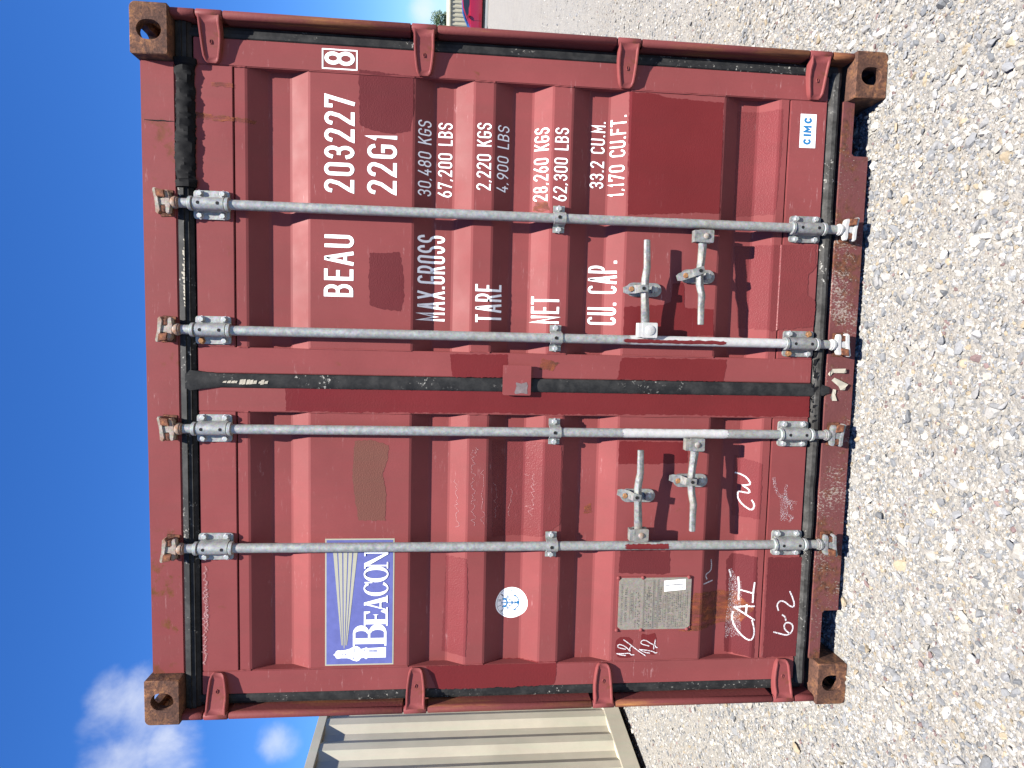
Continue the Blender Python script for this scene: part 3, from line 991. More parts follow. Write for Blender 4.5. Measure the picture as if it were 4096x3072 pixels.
def roof(root, L, mat, x0=-1.219, x1=1.219):
    m = MB()
    pts = []
    y = 0.16
    while y < L - 0.2:
        pts += [(y, 0), (y + 0.09, 0), (y + 0.11, 0.02), (y + 0.19, 0.02)]
        y += 0.21
    pts.append((L - 0.16, 0))
    n = len(pts)
    v = [(x0 + 0.064, yy, 2.545 + d) for yy, d in pts] + [(x1 - 0.064, yy, 2.545 + d) for yy, d in pts]
    m.add(v, [(i, i + 1, n + i + 1, n + i) for i in range(n - 1)])
    return build('roof', m, mat, root, fix=False)


# ------------------------------------------------------------------ tan container behind, on the left
TL = 6.058
tan = empty('storage_container', (-3.0558 - 0.0045, 2.67, 0.0), -math.atan(0.122))
tag(tan, 'tan corrugated storage container standing behind the left side of the red container', 'shipping container')
ty = -3.3


tan.location = tan.location + Matrix.Rotation(-math.atan(0.122), 3, 'Z') @ Vector((0, ty, 0.03))
corner_castings(tan, 'tan_paint', TL, x0=-2.438, x1=0.0)
side_wall(tan, 0.0, 1, TL, 'tan_paint')
side_wall(tan, -2.438, -1, TL, 'tan_paint')
rails(tan, TL, 'tan_paint', x0=-2.438, x1=0.0)
roof(tan, TL, 'tan_paint', x0=-2.438, x1=0.0)
for s, x in ((1, 0.0), (-1, -2.438)):
    a, b = sorted((x - s * 0.003, x - s * 0.12))
    for ya, yb in ((0.003, 0.15), (TL - 0.15, TL - 0.003)):
        build('corner_post', MB().box(a, b, ya, yb, 0.119, 2.472), 'tan_paint', tan, bevel=0.006)
build('end_wall', MB().box(-2.32, -0.118, 0.05, 0.07, 0.1, 2.5), 'tan_paint', tan)
build('end_wall', MB().box(-2.32, -0.118, TL - 0.07, TL - 0.05, 0.1, 2.5), 'tan_paint', tan)
build('floor', MB().box(-2.37, -0.066, 0.09, TL - 0.09, 0.12, 0.15), 'floor_wood', tan)
vent = MB()
vent.box(-0.010, 0.004, 4.36, 4.56, 2.30, 2.42)
for i in range(6):
    vent.box(0.004, 0.010, 4.375, 4.545, 2.312 + i * 0.018, 2.322 + i * 0.018)
build('vent', vent, 'cream_paint', tan, bevel=0.001)


# ------------------------------------------------------------------ far right: shed, cars, kerb, tree
vx, vy = 0.4295, 0.9031              # bearing of the far group from the camera
rx, ry = 0.9031, -0.4295             # to its right
CX, CY = 0.184, -2.247


def far_point(dist, right):
    return (CX + vx * dist + rx * right, CY + vy * dist + ry * right, 0.0)


RZ = math.atan2(ry, rx)              # local x runs to the right, local y away
shed = empty('corrugated_shed', far_point(62.0, 0.0), RZ)
tag(shed, 'low cream corrugated metal shed behind the parked cars', 'shed')
SH = 2.20
m = MB()
pts = []
x = -1.6
while x < 12.0:
    pts += [(x, 0.0), (x + 0.12, 0.0), (x + 0.17, 0.06), (x + 0.27, 0.06)]
    x += 0.32
n = len(pts)
m.add([(a, d, 0.0) for a, d in pts] + [(a, d, SH) for a, d in pts], [(i, i + 1, n + i + 1, n + i) for i in range(n - 1)])
build('wall', m, 'cream_paint', shed, fix=False)
build('end_wall', MB().box(-1.64, -1.58, 0.03, 3.2, 0, SH), 'cream_paint', shed)
build('end_wall', MB().box(x, x + 0.05, 0.03, 3.2, 0, SH), 'cream_paint', shed)
build('back_wall', MB().box(-1.58, x, 3.15, 3.2, 0, SH), 'cream_paint', shed)
m = MB()
m.add([(-1.75, -0.03, SH + 0.03), (12.3, -0.03, SH + 0.03), (12.3, 3.4, SH + 0.35), (-1.75, 3.4, SH + 0.35), (-1.75, -0.03, SH + 0.07), (12.3, -0.03, SH + 0.07), (12.3, 3.4, SH + 0.39), (-1.75, 3.4, SH + 0.39)],
      [(0, 3, 2, 1), (4, 5, 6, 7), (0, 1, 5, 4), (1, 2, 6, 5), (2, 3, 7, 6), (3, 0, 4, 7)])
build('roof', m, 'cream_paint', shed)
build('gutter', MB().box(-1.7, 12.2, -0.06, -0.032, SH - 0.02, SH + 0.075), 'cream_paint', shed, bevel=0.01)


def make_car(name, mat, loc, rz, label, group):
    """two-door coupe, local x along its length (nose at -x), local y away from the viewer"""
    root = empty(name, loc, rz)
    tag(root, label, 'car', group)
    W = 0.92
    # side outline of the lower body: (x, z bottom, z top)
    st = [(-2.33, 0.40, 0.58, 0.72), (-2.25, 0.26, 0.70, 0.80), (-1.9, 0.20, 0.78, 0.88), (-1.2, 0.18, 0.86, 0.92), (-0.75, 0.18, 0.92, 0.92), (0.2, 0.18, 0.95, 0.92),
          (1.1, 0.18, 0.98, 0.92), (1.75, 0.20, 1.00, 0.91), (2.2, 0.28, 0.98, 0.86), (2.33, 0.42, 0.86, 0.78)]
    rings = []
    for x_, zb, zt, w in st:
        rings.append([(x_, -w * 0.86, zb), (x_, -w, zb + 0.12), (x_, -w * 1.0, zb + (zt - zb) * 0.62), (x_, -w * 0.94, zt - 0.04), (x_, -w * 0.82, zt),
                      (x_, w * 0.82, zt), (x_, w * 0.94, zt - 0.04), (x_, w, zb + (zt - zb) * 0.62), (x_, w, zb + 0.12), (x_, w * 0.86, zb)])
    body = build('body', MB().loft(rings), mat, root, sm=35)
    gs = [(-0.95, 0.86, 0.90, 0.78), (-0.35, 0.90, 1.20, 0.70), (-0.05, 0.92, 1.315, 0.66), (0.45, 0.93, 1.36, 0.64), (0.95, 0.94, 1.31, 0.63), (1.45, 0.95, 1.14, 0.64), (1.95, 0.95, 0.98, 0.70)]
    rings = []
    for x_, zb, zt, w in gs:
        rings.append([(x_, -0.80, zb - 0.02), (x_, -w, zt - 0.05), (x_, -w * 0.86, zt), (x_, w * 0.86, zt), (x_, w, zt - 0.05), (x_, 0.80, zb - 0.02)])
    build('roof', MB().loft(rings), mat, root, sm=40)
    for s in (-1, 1):
        def gy(x_, z_):
            # greenhouse side at this place, 8 mm proud
            for (xa, zb, zt, w), (xb, zb2, zt2, w2) in zip(gs, gs[1:]):
                if xa <= x_ <= xb:
                    t = (x_ - xa) / (xb - xa)
                    b0, t0, w0 = zb + (zb2 - zb) * t - 0.02, zt + (zt2 - zt) * t - 0.05, w + (w2 - w) * t
                    u = min(1, max(0, (z_ - b0) / max(0.01, t0 - b0)))
                    return s * (0.80 + (w0 - 0.80) * u + 0.008)
            return s * 0.8
        out = [(-0.80, 0.925), (0.55, 0.955), (0.55, 1.305), (0.25, 1.295), (-0.05, 1.255), (-0.34, 1.145)]
        mg = MB()
        mg.add([(a, gy(a, b), b) for a, b in out], [tuple(range(len(out)))])
        build('side_window', mg, 'car_glass', root, fix=False)
        out = [(0.60, 0.96), (1.45, 0.99), (1.05, 1.22), (0.60, 1.30)]
        mg = MB()
        mg.add([(a, gy(a, b), b) for a, b in out], [tuple(range(len(out)))])
        build('side_window', mg, 'car_glass', root, fix=False)
        mm = MB().box(-0.52, -0.36, s * 0.90 - 0.10, s * 0.90 + 0.10, 0.96, 1.07)
        build('mirror', mm, mat, root, bevel=0.03)
        for xs_ in (-0.62, 0.70):
            build('door_seam', MB().box(xs_, xs_ + 0.015, s * 0.923 - 0.004, s * 0.923 + 0.004, 0.30, 0.86), 'tyre', root)
        build('door_handle', MB().box(0.42, 0.60, s * 0.925 - 0.02, s * 0.925 + 0.02, 0.76, 0.785), mat, root, bevel=0.008)
        build('sill_skirt', MB().box(-0.95, 0.95, s * 0.86 - 0.03, s * 0.86 + 0.03, 0.15, 0.26), 'tyre', root, bevel=0.01)
        for wx in (-1.42, 1.38):
            ar = MB().cyl((wx, s * 0.895, 0.345), (wx, s * 0.932, 0.345), 0.40, 28)
            build('wheel_arch', ar, 'tyre', root, sm=40)
            wh = MB().lathe((wx, s * 0.72, 0.335), (0, s, 0), [(0, 0.30), (0.02, 0.33), (0.20, 0.335), (0.225, 0.30), (0.225, 0.22)], 28)
            w_ = build('wheel', wh, 'tyre', root, sm=40)
            rm = MB().lathe((wx, s * 0.945, 0.335), (0, s, 0), [(0, 0.22), (0.006, 0.215), (0.006, 0.05), (0.014, 0.04)], 24)
            for q in range(5):
                a = q * 2 * math.pi / 5
                rm.cyl((wx, s * 0.953, 0.335), (wx + 0.19 * math.cos(a), s * 0.953, 0.335 + 0.19 * math.sin(a)), 0.022, 6)
            build('rim', rm, 'rim', w_, sm=40)
        build('headlight', MB().box(-2.31, -2.2, s * 0.62 - 0.13, s * 0.62 + 0.13, 0.58, 0.68), 'lamp_glass', root, bevel=0.02)
        build('tail_light', MB().box(2.24, 2.345, s * 0.6 - 0.16, s * 0.6 + 0.16, 0.74, 0.86), 'lamp_red', root, bevel=0.02)
    ws = MB()
    ws.add([(-0.93, -0.66, 0.925), (-0.93, 0.66, 0.925), (-0.12, 0.55, 1.315), (-0.12, -0.55, 1.315)], [(0, 1, 2, 3)])
    build('windscreen', ws, 'car_glass', root, fix=False)
    rw = MB()
    rw.add([(1.90, -0.6, 1.025), (1.90, 0.6, 1.025), (1.0, 0.53, 1.32), (1.0, -0.53, 1.32)], [(0, 1, 2, 3)])
    build('rear_window', rw, 'car_glass', root, fix=False)
    return root


make_car('coupe_car', 'car_red', far_point(40.4, 0.28), RZ, 'red two-door car parked beyond the red container', 'cars parked far right')
make_car('coupe_car', 'car_blue', far_point(42.6, 0.02), RZ, 'blue car parked behind the red car, only its roof line showing', 'cars parked far right')

kerb = MB().box(-2.2, 1.15, -0.06, 0.06, 0.03, 0.15)
for fx in (-2.0, -0.6, 0.9):
    kerb.box(fx - 0.06, fx + 0.06, -0.05, 0.05, 0.0, 0.031)
kb = build('parking_kerb', kerb, 'kerb_paint', None, bevel=0.012)
kb.location = far_point(38.3, 0.0)
kb.rotation_euler = (0, 0, RZ)
tag(kb, 'white concrete parking kerb lying in front of the red car', 'kerb')


def make_tree(loc, h, seed, label):
    rng = random.Random(seed)
    root = empty('yard_tree', loc)
    tag(root, label, 'tree')
    tr = MB()
    tr.lathe((0, 0, 0), (0, 0, 1), [(0, 0.2), (0.3, 0.15), (h * 0.35, 0.11), (h * 0.6, 0.07), (h * 0.8, 0.03)], 9)
    tips = []
    for i in range(13):
        a = i * 2.4
        z0 = h * rng.uniform(0.25, 0.7)
        ln = h * rng.uniform(0.18, 0.34)
        p1 = Vector((math.cos(a) * ln, math.sin(a) * ln, z0 + ln * rng.uniform(0.35, 0.9)))
        tr.lathe((0, 0, z0), p1 - Vector((0, 0, z0)), [(0, 0.05), ((p1 - Vector((0, 0, z0))).length, 0.014)], 6)
        tips.append(p1)
    tips.append(Vector((0, 0, h * 0.85)))
    build('trunk', tr, 'bark', root, sm=50)
    v, f = [], []
    for t in tips:
        R = h * rng.uniform(0.12, 0.2)
        for i in range(620):
            d = Vector((rng.gauss(0, 1), rng.gauss(0, 1), rng.gauss(0, 0.75))).normalized() * R * (rng.random() ** 0.45)
            c = t + d
            u = Vector((rng.gauss(0, 1), rng.gauss(0, 1), rng.gauss(0, 1))).normalized()
            w = u.orthogonal().normalized()
            s = rng.uniform(0.07, 0.15)
            o = len(v)
            v += [c - u * s, c + w * s * 0.5, c + u * s, c - w * s * 0.5]
            f.append((o, o + 1, o + 2, o + 3))
    cr = MB()
    cr.add(v, f)
    build('crown', cr, 'leaf', root, fix=False)


make_tree(far_point(80.0, -2.0), 4.9, 3, 'green leafy tree peeping over the red container beside the cream shed')

# ------------------------------------------------------------------ the red container
L = 6.058
FY = 0.055                  # door frame face
PY = FY + 0.003             # outer face of the corrugated door sheet
RD = 0.036                  # depth of its recesses
RECESS = (2.2465, 1.6840, 1.4055, 1.1283, 0.5720)
box20 = empty('shipping_container', (0, 0, 0))
tag(box20, 'closed red shipping container seen from its door end on pale gravel', 'shipping container')

# door sheet profile, top to bottom, with short chamfers at each bend
_raw = [(2.2835, 0.0)]
for zt in RECESS:
    _raw += [(zt, 0.0), (zt - 0.068, RD), (zt - 0.140, RD), (zt - 0.208, 0.0)]
_raw.append((0.3315, 0.0))
PROF = [_raw[0]]
for i in range(1, len(_raw) - 1):
    (za, da), (zb, db), (zc, dc) = _raw[i - 1], _raw[i], _raw[i + 1]
    e = 0.004
    PROF.append((zb + e, db + (da - db) * e / (za - zb)))
    PROF.append((zb - e, db + (dc - db) * e / (zb - zc)))
PROF.append(_raw[-1])
ZB = [z for z, d in PROF]
XI, XO = 0.1125, 1.0545     # sheet edges: inner and outer stile


def surf(x, z):
    """front face of the doors at (x, z)"""
    if XI <= abs(x) <= XO and PROF[-1][0] < z < PROF[0][0]:
        for (za, da), (zb, db) in zip(PROF, PROF[1:]):
            if zb <= z <= za:
                return PY + da + (db - da) * (za - z) / (za - zb)
    return FY


# frame
HEAD = MB().box(-1.0575, 1.0575, 0.048, 0.16, 2.4705, 2.583)
header = build('door_header', HEAD, 'red_paint_frame', box20, bevel=0.005)
poly = [(-1.0575, 0.128), (-1.0575, 0.088), (-0.875, 0.088), (-0.8625, 0.076), (-0.8625, 0.022), (0.8625, 0.022), (0.8625, 0.076), (0.875, 0.088), (1.0575, 0.088), (1.0575, 0.128)]
sl = MB().prism(poly, 0.048, 0.066)
for s in (-1, 1):
    a, b = sorted((s * 0.872, s * 1.0575))
    sl.box(a, b, 0.0475, 0.30, 0.0865, 0.0985)
    a, b = sorted((s * 0.8640, s * 0.8520))
    sl.box(a, b, 0.0475, 0.30, 0.0215, 0.088)
sl.box(-1.05, 1.05, 0.066, 0.16, 0.10, 0.127)
sill = build('door_sill', sl, 'red_sill', box20, bevel=0.002)
corner_castings(box20, 'rust_casting', L)
HZ = {1: (2.351, 1.651, 0.943, 0.242), -1: (2.358, 1.653, 0.949, 0.240)}
for s in (1, -1):
    def bx(m, xa, xb, *r):
        a, b = sorted((s * xa, s * xb))
        m.box(a, b, *r)
    m = MB()
    bx(m, 1.1985, 1.2175, 0.034, 0.16, 0.118, 2.473)
    zs = [2.4725]
    for hz in HZ[s]:
        zs += [hz + 0.0455, hz - 0.0455]
    zs.append(0.1185)
    for za, zb in zip(zs[0::2], zs[1::2]):
        m.lathe((s * 1.2035, 0.0265, zb), (0, 0, 1), [(0, 0.0125), (0.002, 0.0138), (za - zb - 0.002, 0.0138), (za - zb, 0.0125)], 12)
        bx(m, 1.1900, 1.1995, 0.030, 0.10, zb + 0.002, za - 0.002)
    bx(m, 1.128, 1.1987, 0.086, 0.158, 0.119, 2.472)
    build('corner_post', m, 'red_post', box20, sm=35)
    bx2 = MB()
    a, b = sorted((s * 1.04, s * 1.2165))
    bx2.box(a, b, L - 0.16, L - 0.003, 0.119, 2.472)
    build('corner_post', bx2, 'red_paint_frame', box20, bevel=0.006)
    side_wall(box20, s * 1.219, s, L, 'red_paint')
rails(box20, L, 'red_paint_frame')
roof(box20, L, 'red_paint')
build('end_wall', MB().box(-1.06, 1.06, L - 0.09, L - 0.05, 0.1, 2.56), 'red_paint', box20)
build('floor', MB().box(-1.15, 1.15, 0.17, L - 0.1, 0.128, 0.152), 'floor_wood', box20)
for i in range(18):
    yy = 0.45 + i * 0.305
    build('cross_member', MB().box(-1.155, 1.155, yy, yy + 0.04, 0.03, 0.127), 'red_sill', box20)

# doors
DOOR = {}
for s in (1, -1):
    m = MB()

    def bx(xa, xb, *r):
        a, b = sorted((s * xa, s * xb))
        m.box(a, b, *r)
    n0 = 0
    # stiles and rails of the door frame
    fr = MB()

    def fb(xa, xb, *r):
        a, b = sorted((s * xa, s * xb))
        fr.box(a, b, *r)
    inner = 0.0225 if s > 0 else 0.0265
    fb(inner, XI, FY, FY + 0.058, 0.186, 2.4145)
    fb(XO, 1.1425, FY, FY + 0.058, 0.186, 2.4145)
    fb(XI - 0.0005, XO + 0.0005, FY + 0.0006, FY + 0.0575, 2.2885, 2.4140)
    fb(XI - 0.0005, XO + 0.0005, FY + 0.0006, FY + 0.0575, 0.1865, 0.3260)
    # corrugated sheet
    pr = [(2.2895, PY + 0.016)] + [(2.2860, PY + 0.010)] + [(z, PY + d) for z, d in PROF] + [(0.3290, PY + 0.010), (0.3255, PY + 0.016)]
    nn = len(pr)
    bm_f = bmesh.new()
    tmp = fr.mesh('t', bevel=0.0025)
    bm_f.from_mesh(tmp)
    me = bpy.data.meshes.new('door')
    xa, xb = sorted((s * (XI - 0.002), s * (XO + 0.002)))
    vv = [bm_f.verts.new((xa, y, z)) for z, y in pr]
    vw = [bm_f.verts.new((xb, y, z)) for z, y in pr]
    for i in range(nn - 1):
        bm_f.faces.new((vv[i], vv[i + 1], vw[i + 1], vw[i]))
    bm_f.to_mesh(me)
    bm_f.free()
    me.materials.append(MATS['red_paint'])
    o = link('door', me, box20)
    o['label'] = 'right door carrying the white number lettering' if s > 0 else 'left door carrying the blue sign and data plate'
    DOOR[s] = o


# weld beads where sheet meets the stiles
def bead(parent, p0, p1, r, mat, seed):
    rng = random.Random(seed)
    d = Vector(p1) - Vector(p0)
    n = max(6, int(d.length / 0.03))
    m = MB()
    m.lathe(p0, d, [(d.length * i / n, r * rng.uniform(0.6, 1.25)) for i in range(n + 1)], 6)
    return build('weld_bead', m, mat, parent, sm=60)


for s in (1, -1):
    for i, x in enumerate((XI, XO)):
        for k_, (za, zb) in enumerate(((2.283, 2.2465), (2.038, 1.684), (1.476, 1.4055), (1.197, 1.1283), (0.920, 0.572))):
            bead(DOOR[s], (s * x, PY - 0.0005, zb), (s * x, PY - 0.0005, za), 0.0032, 'red_paint', k_ + 10 * i + (50 if s > 0 else 0))

# rubber gaskets
TOPP = [(2.4708, 0.058), (2.4690, 0.050), (2.4480, 0.0415), (2.4470, 0.047), (2.4335, 0.0470), (2.4325, 0.053), (2.4205, 0.060), (2.4205, 0.09), (2.4708, 0.09)]
BOTP = [(0.1835, 0.064), (0.1790, 0.056), (0.1770, 0.0505), (0.1690, 0.0450), (0.1550, 0.0440), (0.1440, 0.0500), (0.1400, 0.064), (0.1370, 0.09), (0.1835, 0.09)]
for s in (1, -1):
    m = MB()
    x_in, x_out = (0.0, 1.186) if s > 0 else (-1.186, -0.0005)
    m.loft([[(x, y, z) for z, y in TOPP] for x in (x_in, x_out)])
    rings = []
    nseg = 60
    xe = (0.0, 1.155) if s > 0 else (-1.155, -0.0005)
    for i in range(nseg + 1):
        x = xe[0] + (xe[1] - xe[0]) * i / nseg
        w = mnoise.noise(Vector((x * 9, s * 3.1, 0))) * 0.0022
        rings.append([(x, y + (w if y < 0.06 else 0), z + w) for z, y in BOTP])
    mb2 = MB().loft(rings)
    SIDE = [(1.1440, 0.075), (1.1445, 0.060), (1.1480, 0.0565), (1.1580, 0.0555), (1.1590, 0.0590), (1.1720, 0.0590), (1.1735, 0.0640), (1.1830, 0.0660), (1.1870, 0.0780), (1.1870, 0.088), (1.1440, 0.088)]
    m.loft([[(s * x, y, z) for x, y in SIDE] for z in (0.15, 2.46)])
    if s > 0:
        CEN = [(0.0238, 0.062), (0.0220, 0.052), (0.0120, 0.0475), (0.0, 0.0465), (-0.0180, 0.0475), (-0.0250, 0.0520), (-0.0262, 0.062), (-0.0262, 0.09), (0.0238, 0.09)]
        rr = []
        for z, k_ in ((0.118, 0.55), (0.135, 0.8), (0.16, 1.0), (0.3, 1.0), (1.0, 1.0), (1.7, 1.0), (2.34, 1.0), (2.40, 1.25), (2.435, 1.5), (2.452, 1.6)):
            rr.append([(x * k_ - 0.002, y - (0.006 if z > 2.39 or z < 0.15 else 0.0), z) for x, y in CEN])
        m.loft(rr)
    build('gasket', m, 'rubber', DOOR[s], sm=35)
    build('bottom_gasket', mb2, 'rubber_dusty', DOOR[s], sm=30)

# lumpy black tape wrapped over the top gasket of the right door
rng = random.Random(4)
m = MB()
rings = []
for i in range(92):
    x = 0.648 + i * 0.0046
    ring = []
    for j in range(16):
        a = math.pi * 2 * j / 16
        nz = mnoise.noise(Vector((x * 34, math.cos(a) * 1.6, math.sin(a) * 1.6))) * 0.008 + mnoise.noise(Vector((x * 130, math.cos(a) * 5, math.sin(a) * 5))) * 0.005
        end = 0.006 if i in (0, 1, 2, 3, 4, 5, 87, 88, 89, 90, 91) else 0.0
        rz_ = 0.031 + nz + end
        ry_ = 0.016 + nz * 0.6 + end
        ring.append((x, 0.052 + ry_ * math.sin(a), 2.4415 + rz_ * math.cos(a)))
    rings.append(ring)
m.loft(rings)
build('black_tape_wrap', m, 'tape_black', DOOR[1], sm=25)
TP = MB()
for i in range(15):
    x = 0.14 - i * 0.019 + rng.uniform(-0.006, 0.006)
    z = 0.172 + rng.uniform(-0.008, 0.010)
    ln = rng.uniform(0.012, 0.034)
    TP.add([(x, 0.046, z), (x + ln, 0.043 - rng.uniform(0, 0.006), z + rng.uniform(-0.012, 0.02)), (x + ln * 0.8, 0.045, z + 0.006), (x + 0.003, 0.047, z + 0.007)], [(0, 1, 2, 3)])
build('torn_tape', TP, 'tape_black', DOOR[1], fix=False)


pst = MB()
for i in range(26):
    x = 0.245 + i * 0.0088 + rng.uniform(-0.003, 0.003)
    h_ = rng.uniform(0.002, 0.008) * (0.5 + math.sin(math.pi * i / 25))
    pst.add([(x, 0.0413, 2.4475), (x + 0.0085, 0.0412, 2.4478), (x + 0.008, 0.0425, 2.4475 + h_), (x + 0.001, 0.0430, 2.4475 + h_ * 0.8)], [(0, 1, 2, 3)])
o = build('peeled_sealant', pst, 'tape_paper', DOOR[1], fix=False)
o['kind'] = 'stuff'
pst = MB()
for i in range(12):
    z = 2.33 - i * 0.013 + rng.uniform(-0.004, 0.004)
    w_ = rng.uniform(0.002, 0.009)
    pst.add([(-0.008 - w_, 0.0455, z), (-0.008 + w_, 0.0455, z - 0.004), (-0.006 + w_, 0.0452, z - 0.015), (-0.010 - w_ * 0.5, 0.0452, z - 0.012)], [(0, 1, 2, 3)])
o = build('peeled_sealant', pst, 'tape_paper', DOOR[1], fix=False)
o['kind'] = 'stuff'
# old weld cracks in the header
for x_ in (0.862,):
    m = MB()
    pts_ = [(x_ + mnoise.noise(Vector((q * 1.3, 0, 2))) * 0.002, 2.4760 + q * 0.0106) for q in range(10)]
    vv_ = []
    for q, (a_, b_) in enumerate(pts_):
        w_ = 0.0018 * math.sin(math.pi * (q + 0.6) / 10.2) + 0.0004
        vv_ += [(a_ - w_, 0.0475, b_), (a_ + w_, 0.0475, b_)]
    m.add(vv_, [(2 * q, 2 * q + 1, 2 * q + 3, 2 * q + 2) for q in range(9)])
    build('weld_crack', m, 'tape_black', header, fix=False)

# ------------------------------------------------------------------ hinges
def hinge_mesh():
    """blade towards -x from a knuckle on the z axis, door face at y = 0.0285 behind the knuckle"""
    m = MB()
    rings = []
    for u, w, yt in ((0.004, 0.036, -0.0115), (0.014, 0.0355, -0.0120), (0.030, 0.0345, -0.0050), (0.052, 0.0350, 0.0040), (0.075, 0.0340, 0.0095), (0.105, 0.0310, 0.0125), (0.128, 0.0275, 0.0140), (0.141, 0.0225, 0.0160), (0.147, 0.0150, 0.0200)):
        yb = 0.0287 if u > 0.035 else 0.0287 - (0.035 - u) * 0.55
        rm = 0.0058 if 0.02 < u < 0.14 else 0.001
        rings.append([(-u, yb, -w), (-u, yt - rm + 0.003, -w), (-u, yt - rm, -w + 0.002), (-u, yt - rm, -w + 0.006), (-u, yt, -w + 0.0095), (-u, yt, w - 0.0095), (-u, yt - rm, w - 0.006), (-u, yt - rm, w - 0.002), (-u, yt - rm + 0.003, w), (-u, yb, w)])
    m.loft(rings)
    m.lathe((0, 0, -0.0415), (0, 0, 1), [(0, 0.0118), (0.003, 0.0142), (0.080, 0.0142), (0.083, 0.0118)], 14)
    ov = []
    for i in range(16):
        a = 2 * math.pi * i / 16
        ov.append((math.cos(a), math.sin(a)))
    for ka, kb, dy in ((1.0, 0.72, 0.0016),):
        r1 = [(-0.083 + 0.0085 * ka * c, 0.0100 + (-0.083 + 0.0085 * c + 0.075) * -0.10, 0.0052 * ka * sn) for c, sn in ov]
        r2 = [(-0.083 + 0.0076 * c, 0.0078, 0.0043 * sn) for c, sn in ov]
        r3 = [(-0.083 + 0.0060 * c, 0.0078, 0.0030 * sn) for c, sn in ov]
        r4 = [(-0.083 + 0.0055 * c, 0.0105, 0.0026 * sn) for c, sn in ov]
        m.loft([r1, r2, r3, r4], caps=False)
    me = m.mesh('hinge')
    me.materials.append(MATS['red_paint_frame'])
    smooth(me, 38)
    return me


HM = hinge_mesh()
for s in (1, -1):
    for hz in HZ[s]:
        o = link('hinge', HM, DOOR[s], (s * 1.2040, 0.0265, hz))
        o.scale = (s, 1, 1)


# ------------------------------------------------------------------ locking bars
def hexbolt(r, h):
    m = MB().lathe((0, 0, 0), (0, -1, 0), [(0, r * 1.25), (0.0022, r * 1.25), (0.0024, r), (h * 0.8, r), (h, r * 0.8)], 6)
    return m


def mesh_of(m, mats, sm=35, bevel=0.0):
    me = m.mesh('piece', bevel)
    for x in mats:
        me.materials.append(MATS[x])
    if sm:
        smooth(me, sm)
    me.name = mats[0]
    return me


BOLT = {k_: mesh_of(hexbolt(0.0102, 0.0105), [k_]) for k_ in ('bolt_steel', 'bolt_rust')}


def rrect(cx, cz, w, h, r, n=4):
    pts = []
    for qx, qz, a0 in ((1, 1, 0), (-1, 1, 90), (-1, -1, 180), (1, -1, 270)):
        for i in range(n + 1):
            a = math.radians(a0 + 90 * i / n)
            pts.append((cx + qx * (w / 2 - r) + r * math.cos(a), cz + qz * (h / 2 - r) + r * math.sin(a)))
    return pts


def bearing_mesh(mats):
    """sleeve bracket: rod axis at the origin, door face at y = +0.028"""
    m = MB()
    m.prism(rrect(0, 0, 0.0955, 0.118, 0.010), 0.0205, 0.0278)
    ring = []
    for z, r in ((-0.0505, 0.0212), (-0.049, 0.0226), (0.049, 0.0226), (0.0505, 0.0212)):
        pts = [(-r * 1.16, 0.022, z)]
        for i in range(13):
            a = math.pi * i / 12
            pts.append((-r * math.cos(a), -r * math.sin(a) + 0.002, z))
        pts.append((r * 1.16, 0.022, z))
        ring.append(pts)
    m.loft(ring)
    for z0 in (-0.066, 0.053):
        m.lathe((0, 0, z0), (0, 0, 1), [(0, 0.0205), (0.002, 0.0240), (0.011, 0.0240), (0.013, 0.0215)], 18)
    m.slot = 1
    for z in (-0.032, 0.031):
        m.cyl((0.0005, -0.0170, z), (0.0005, -0.0210, z), 0.0058, 10)
    return mesh_of(m, mats)


def guide_mesh():
    m = MB()
    prof = [(-0.047, 0.0265), (-0.047, 0.0215), (-0.027, 0.0215), (-0.0215, 0.012)]
    for i in range(11):
        a = math.pi * i / 10
        prof.append((-0.0208 * math.cos(a), -0.0208 * math.sin(a)))
    prof += [(0.0215, 0.012), (0.027, 0.0215), (0.047, 0.0215), (0.047, 0.0265), (0.026, 0.0265), (0.0185, 0.015)]
    for i in range(11):
        a = math.pi * i / 10
        prof.append((0.0172 * math.cos(a), -0.0172 * math.sin(a)))
    prof += [(-0.0185, 0.015), (-0.026, 0.0265)]
    m.loft([[(x, y, z) for x, y in prof] for z in (-0.0205, 0.0205)])
    m.slot = 1
    m.cyl((0.001, -0.0185, 0.003), (0.001, -0.0222, 0.003), 0.0062, 10)
    return mesh_of(m, ['galvanised', 'dark_hole'])


def cam_mesh(mat):
    """forged cam above the rod end at z = 0; keepers sit between its prongs"""
    m = MB()
    m.lathe((0, 0, -0.010), (0, 0, 1), [(0, 0.0165), (0.006, 0.0165), (0.008, 0.0208), (0.018, 0.0208), (0.026, 0.016)], 16)
    web = [(-0.017, 0.010), (0.017, 0.010), (0.011, 0.026), (0.012, 0.052), (-0.014, 0.052), (-0.012, 0.026)]
    m.prism(web, -0.014, 0.012)
    low = [(-0.038, 0.016), (-0.040, 0.026), (-0.030, 0.030), (-0.008, 0.030), (0.014, 0.032), (0.036, 0.034), (0.039, 0.026), (0.034, 0.018), (0.014, 0.014), (-0.012, 0.012)]
    m.prism(low, -0.016, 0.006)
    up = [(-0.043, 0.050), (-0.038, 0.060), (0.0, 0.062), (0.040, 0.070), (0.045, 0.063), (0.040, 0.056), (0.010, 0.050), (-0.030, 0.044)]
    m.prism(up, -0.018, 0.008)
    return mesh_of(m, [mat], 30, 0.003)


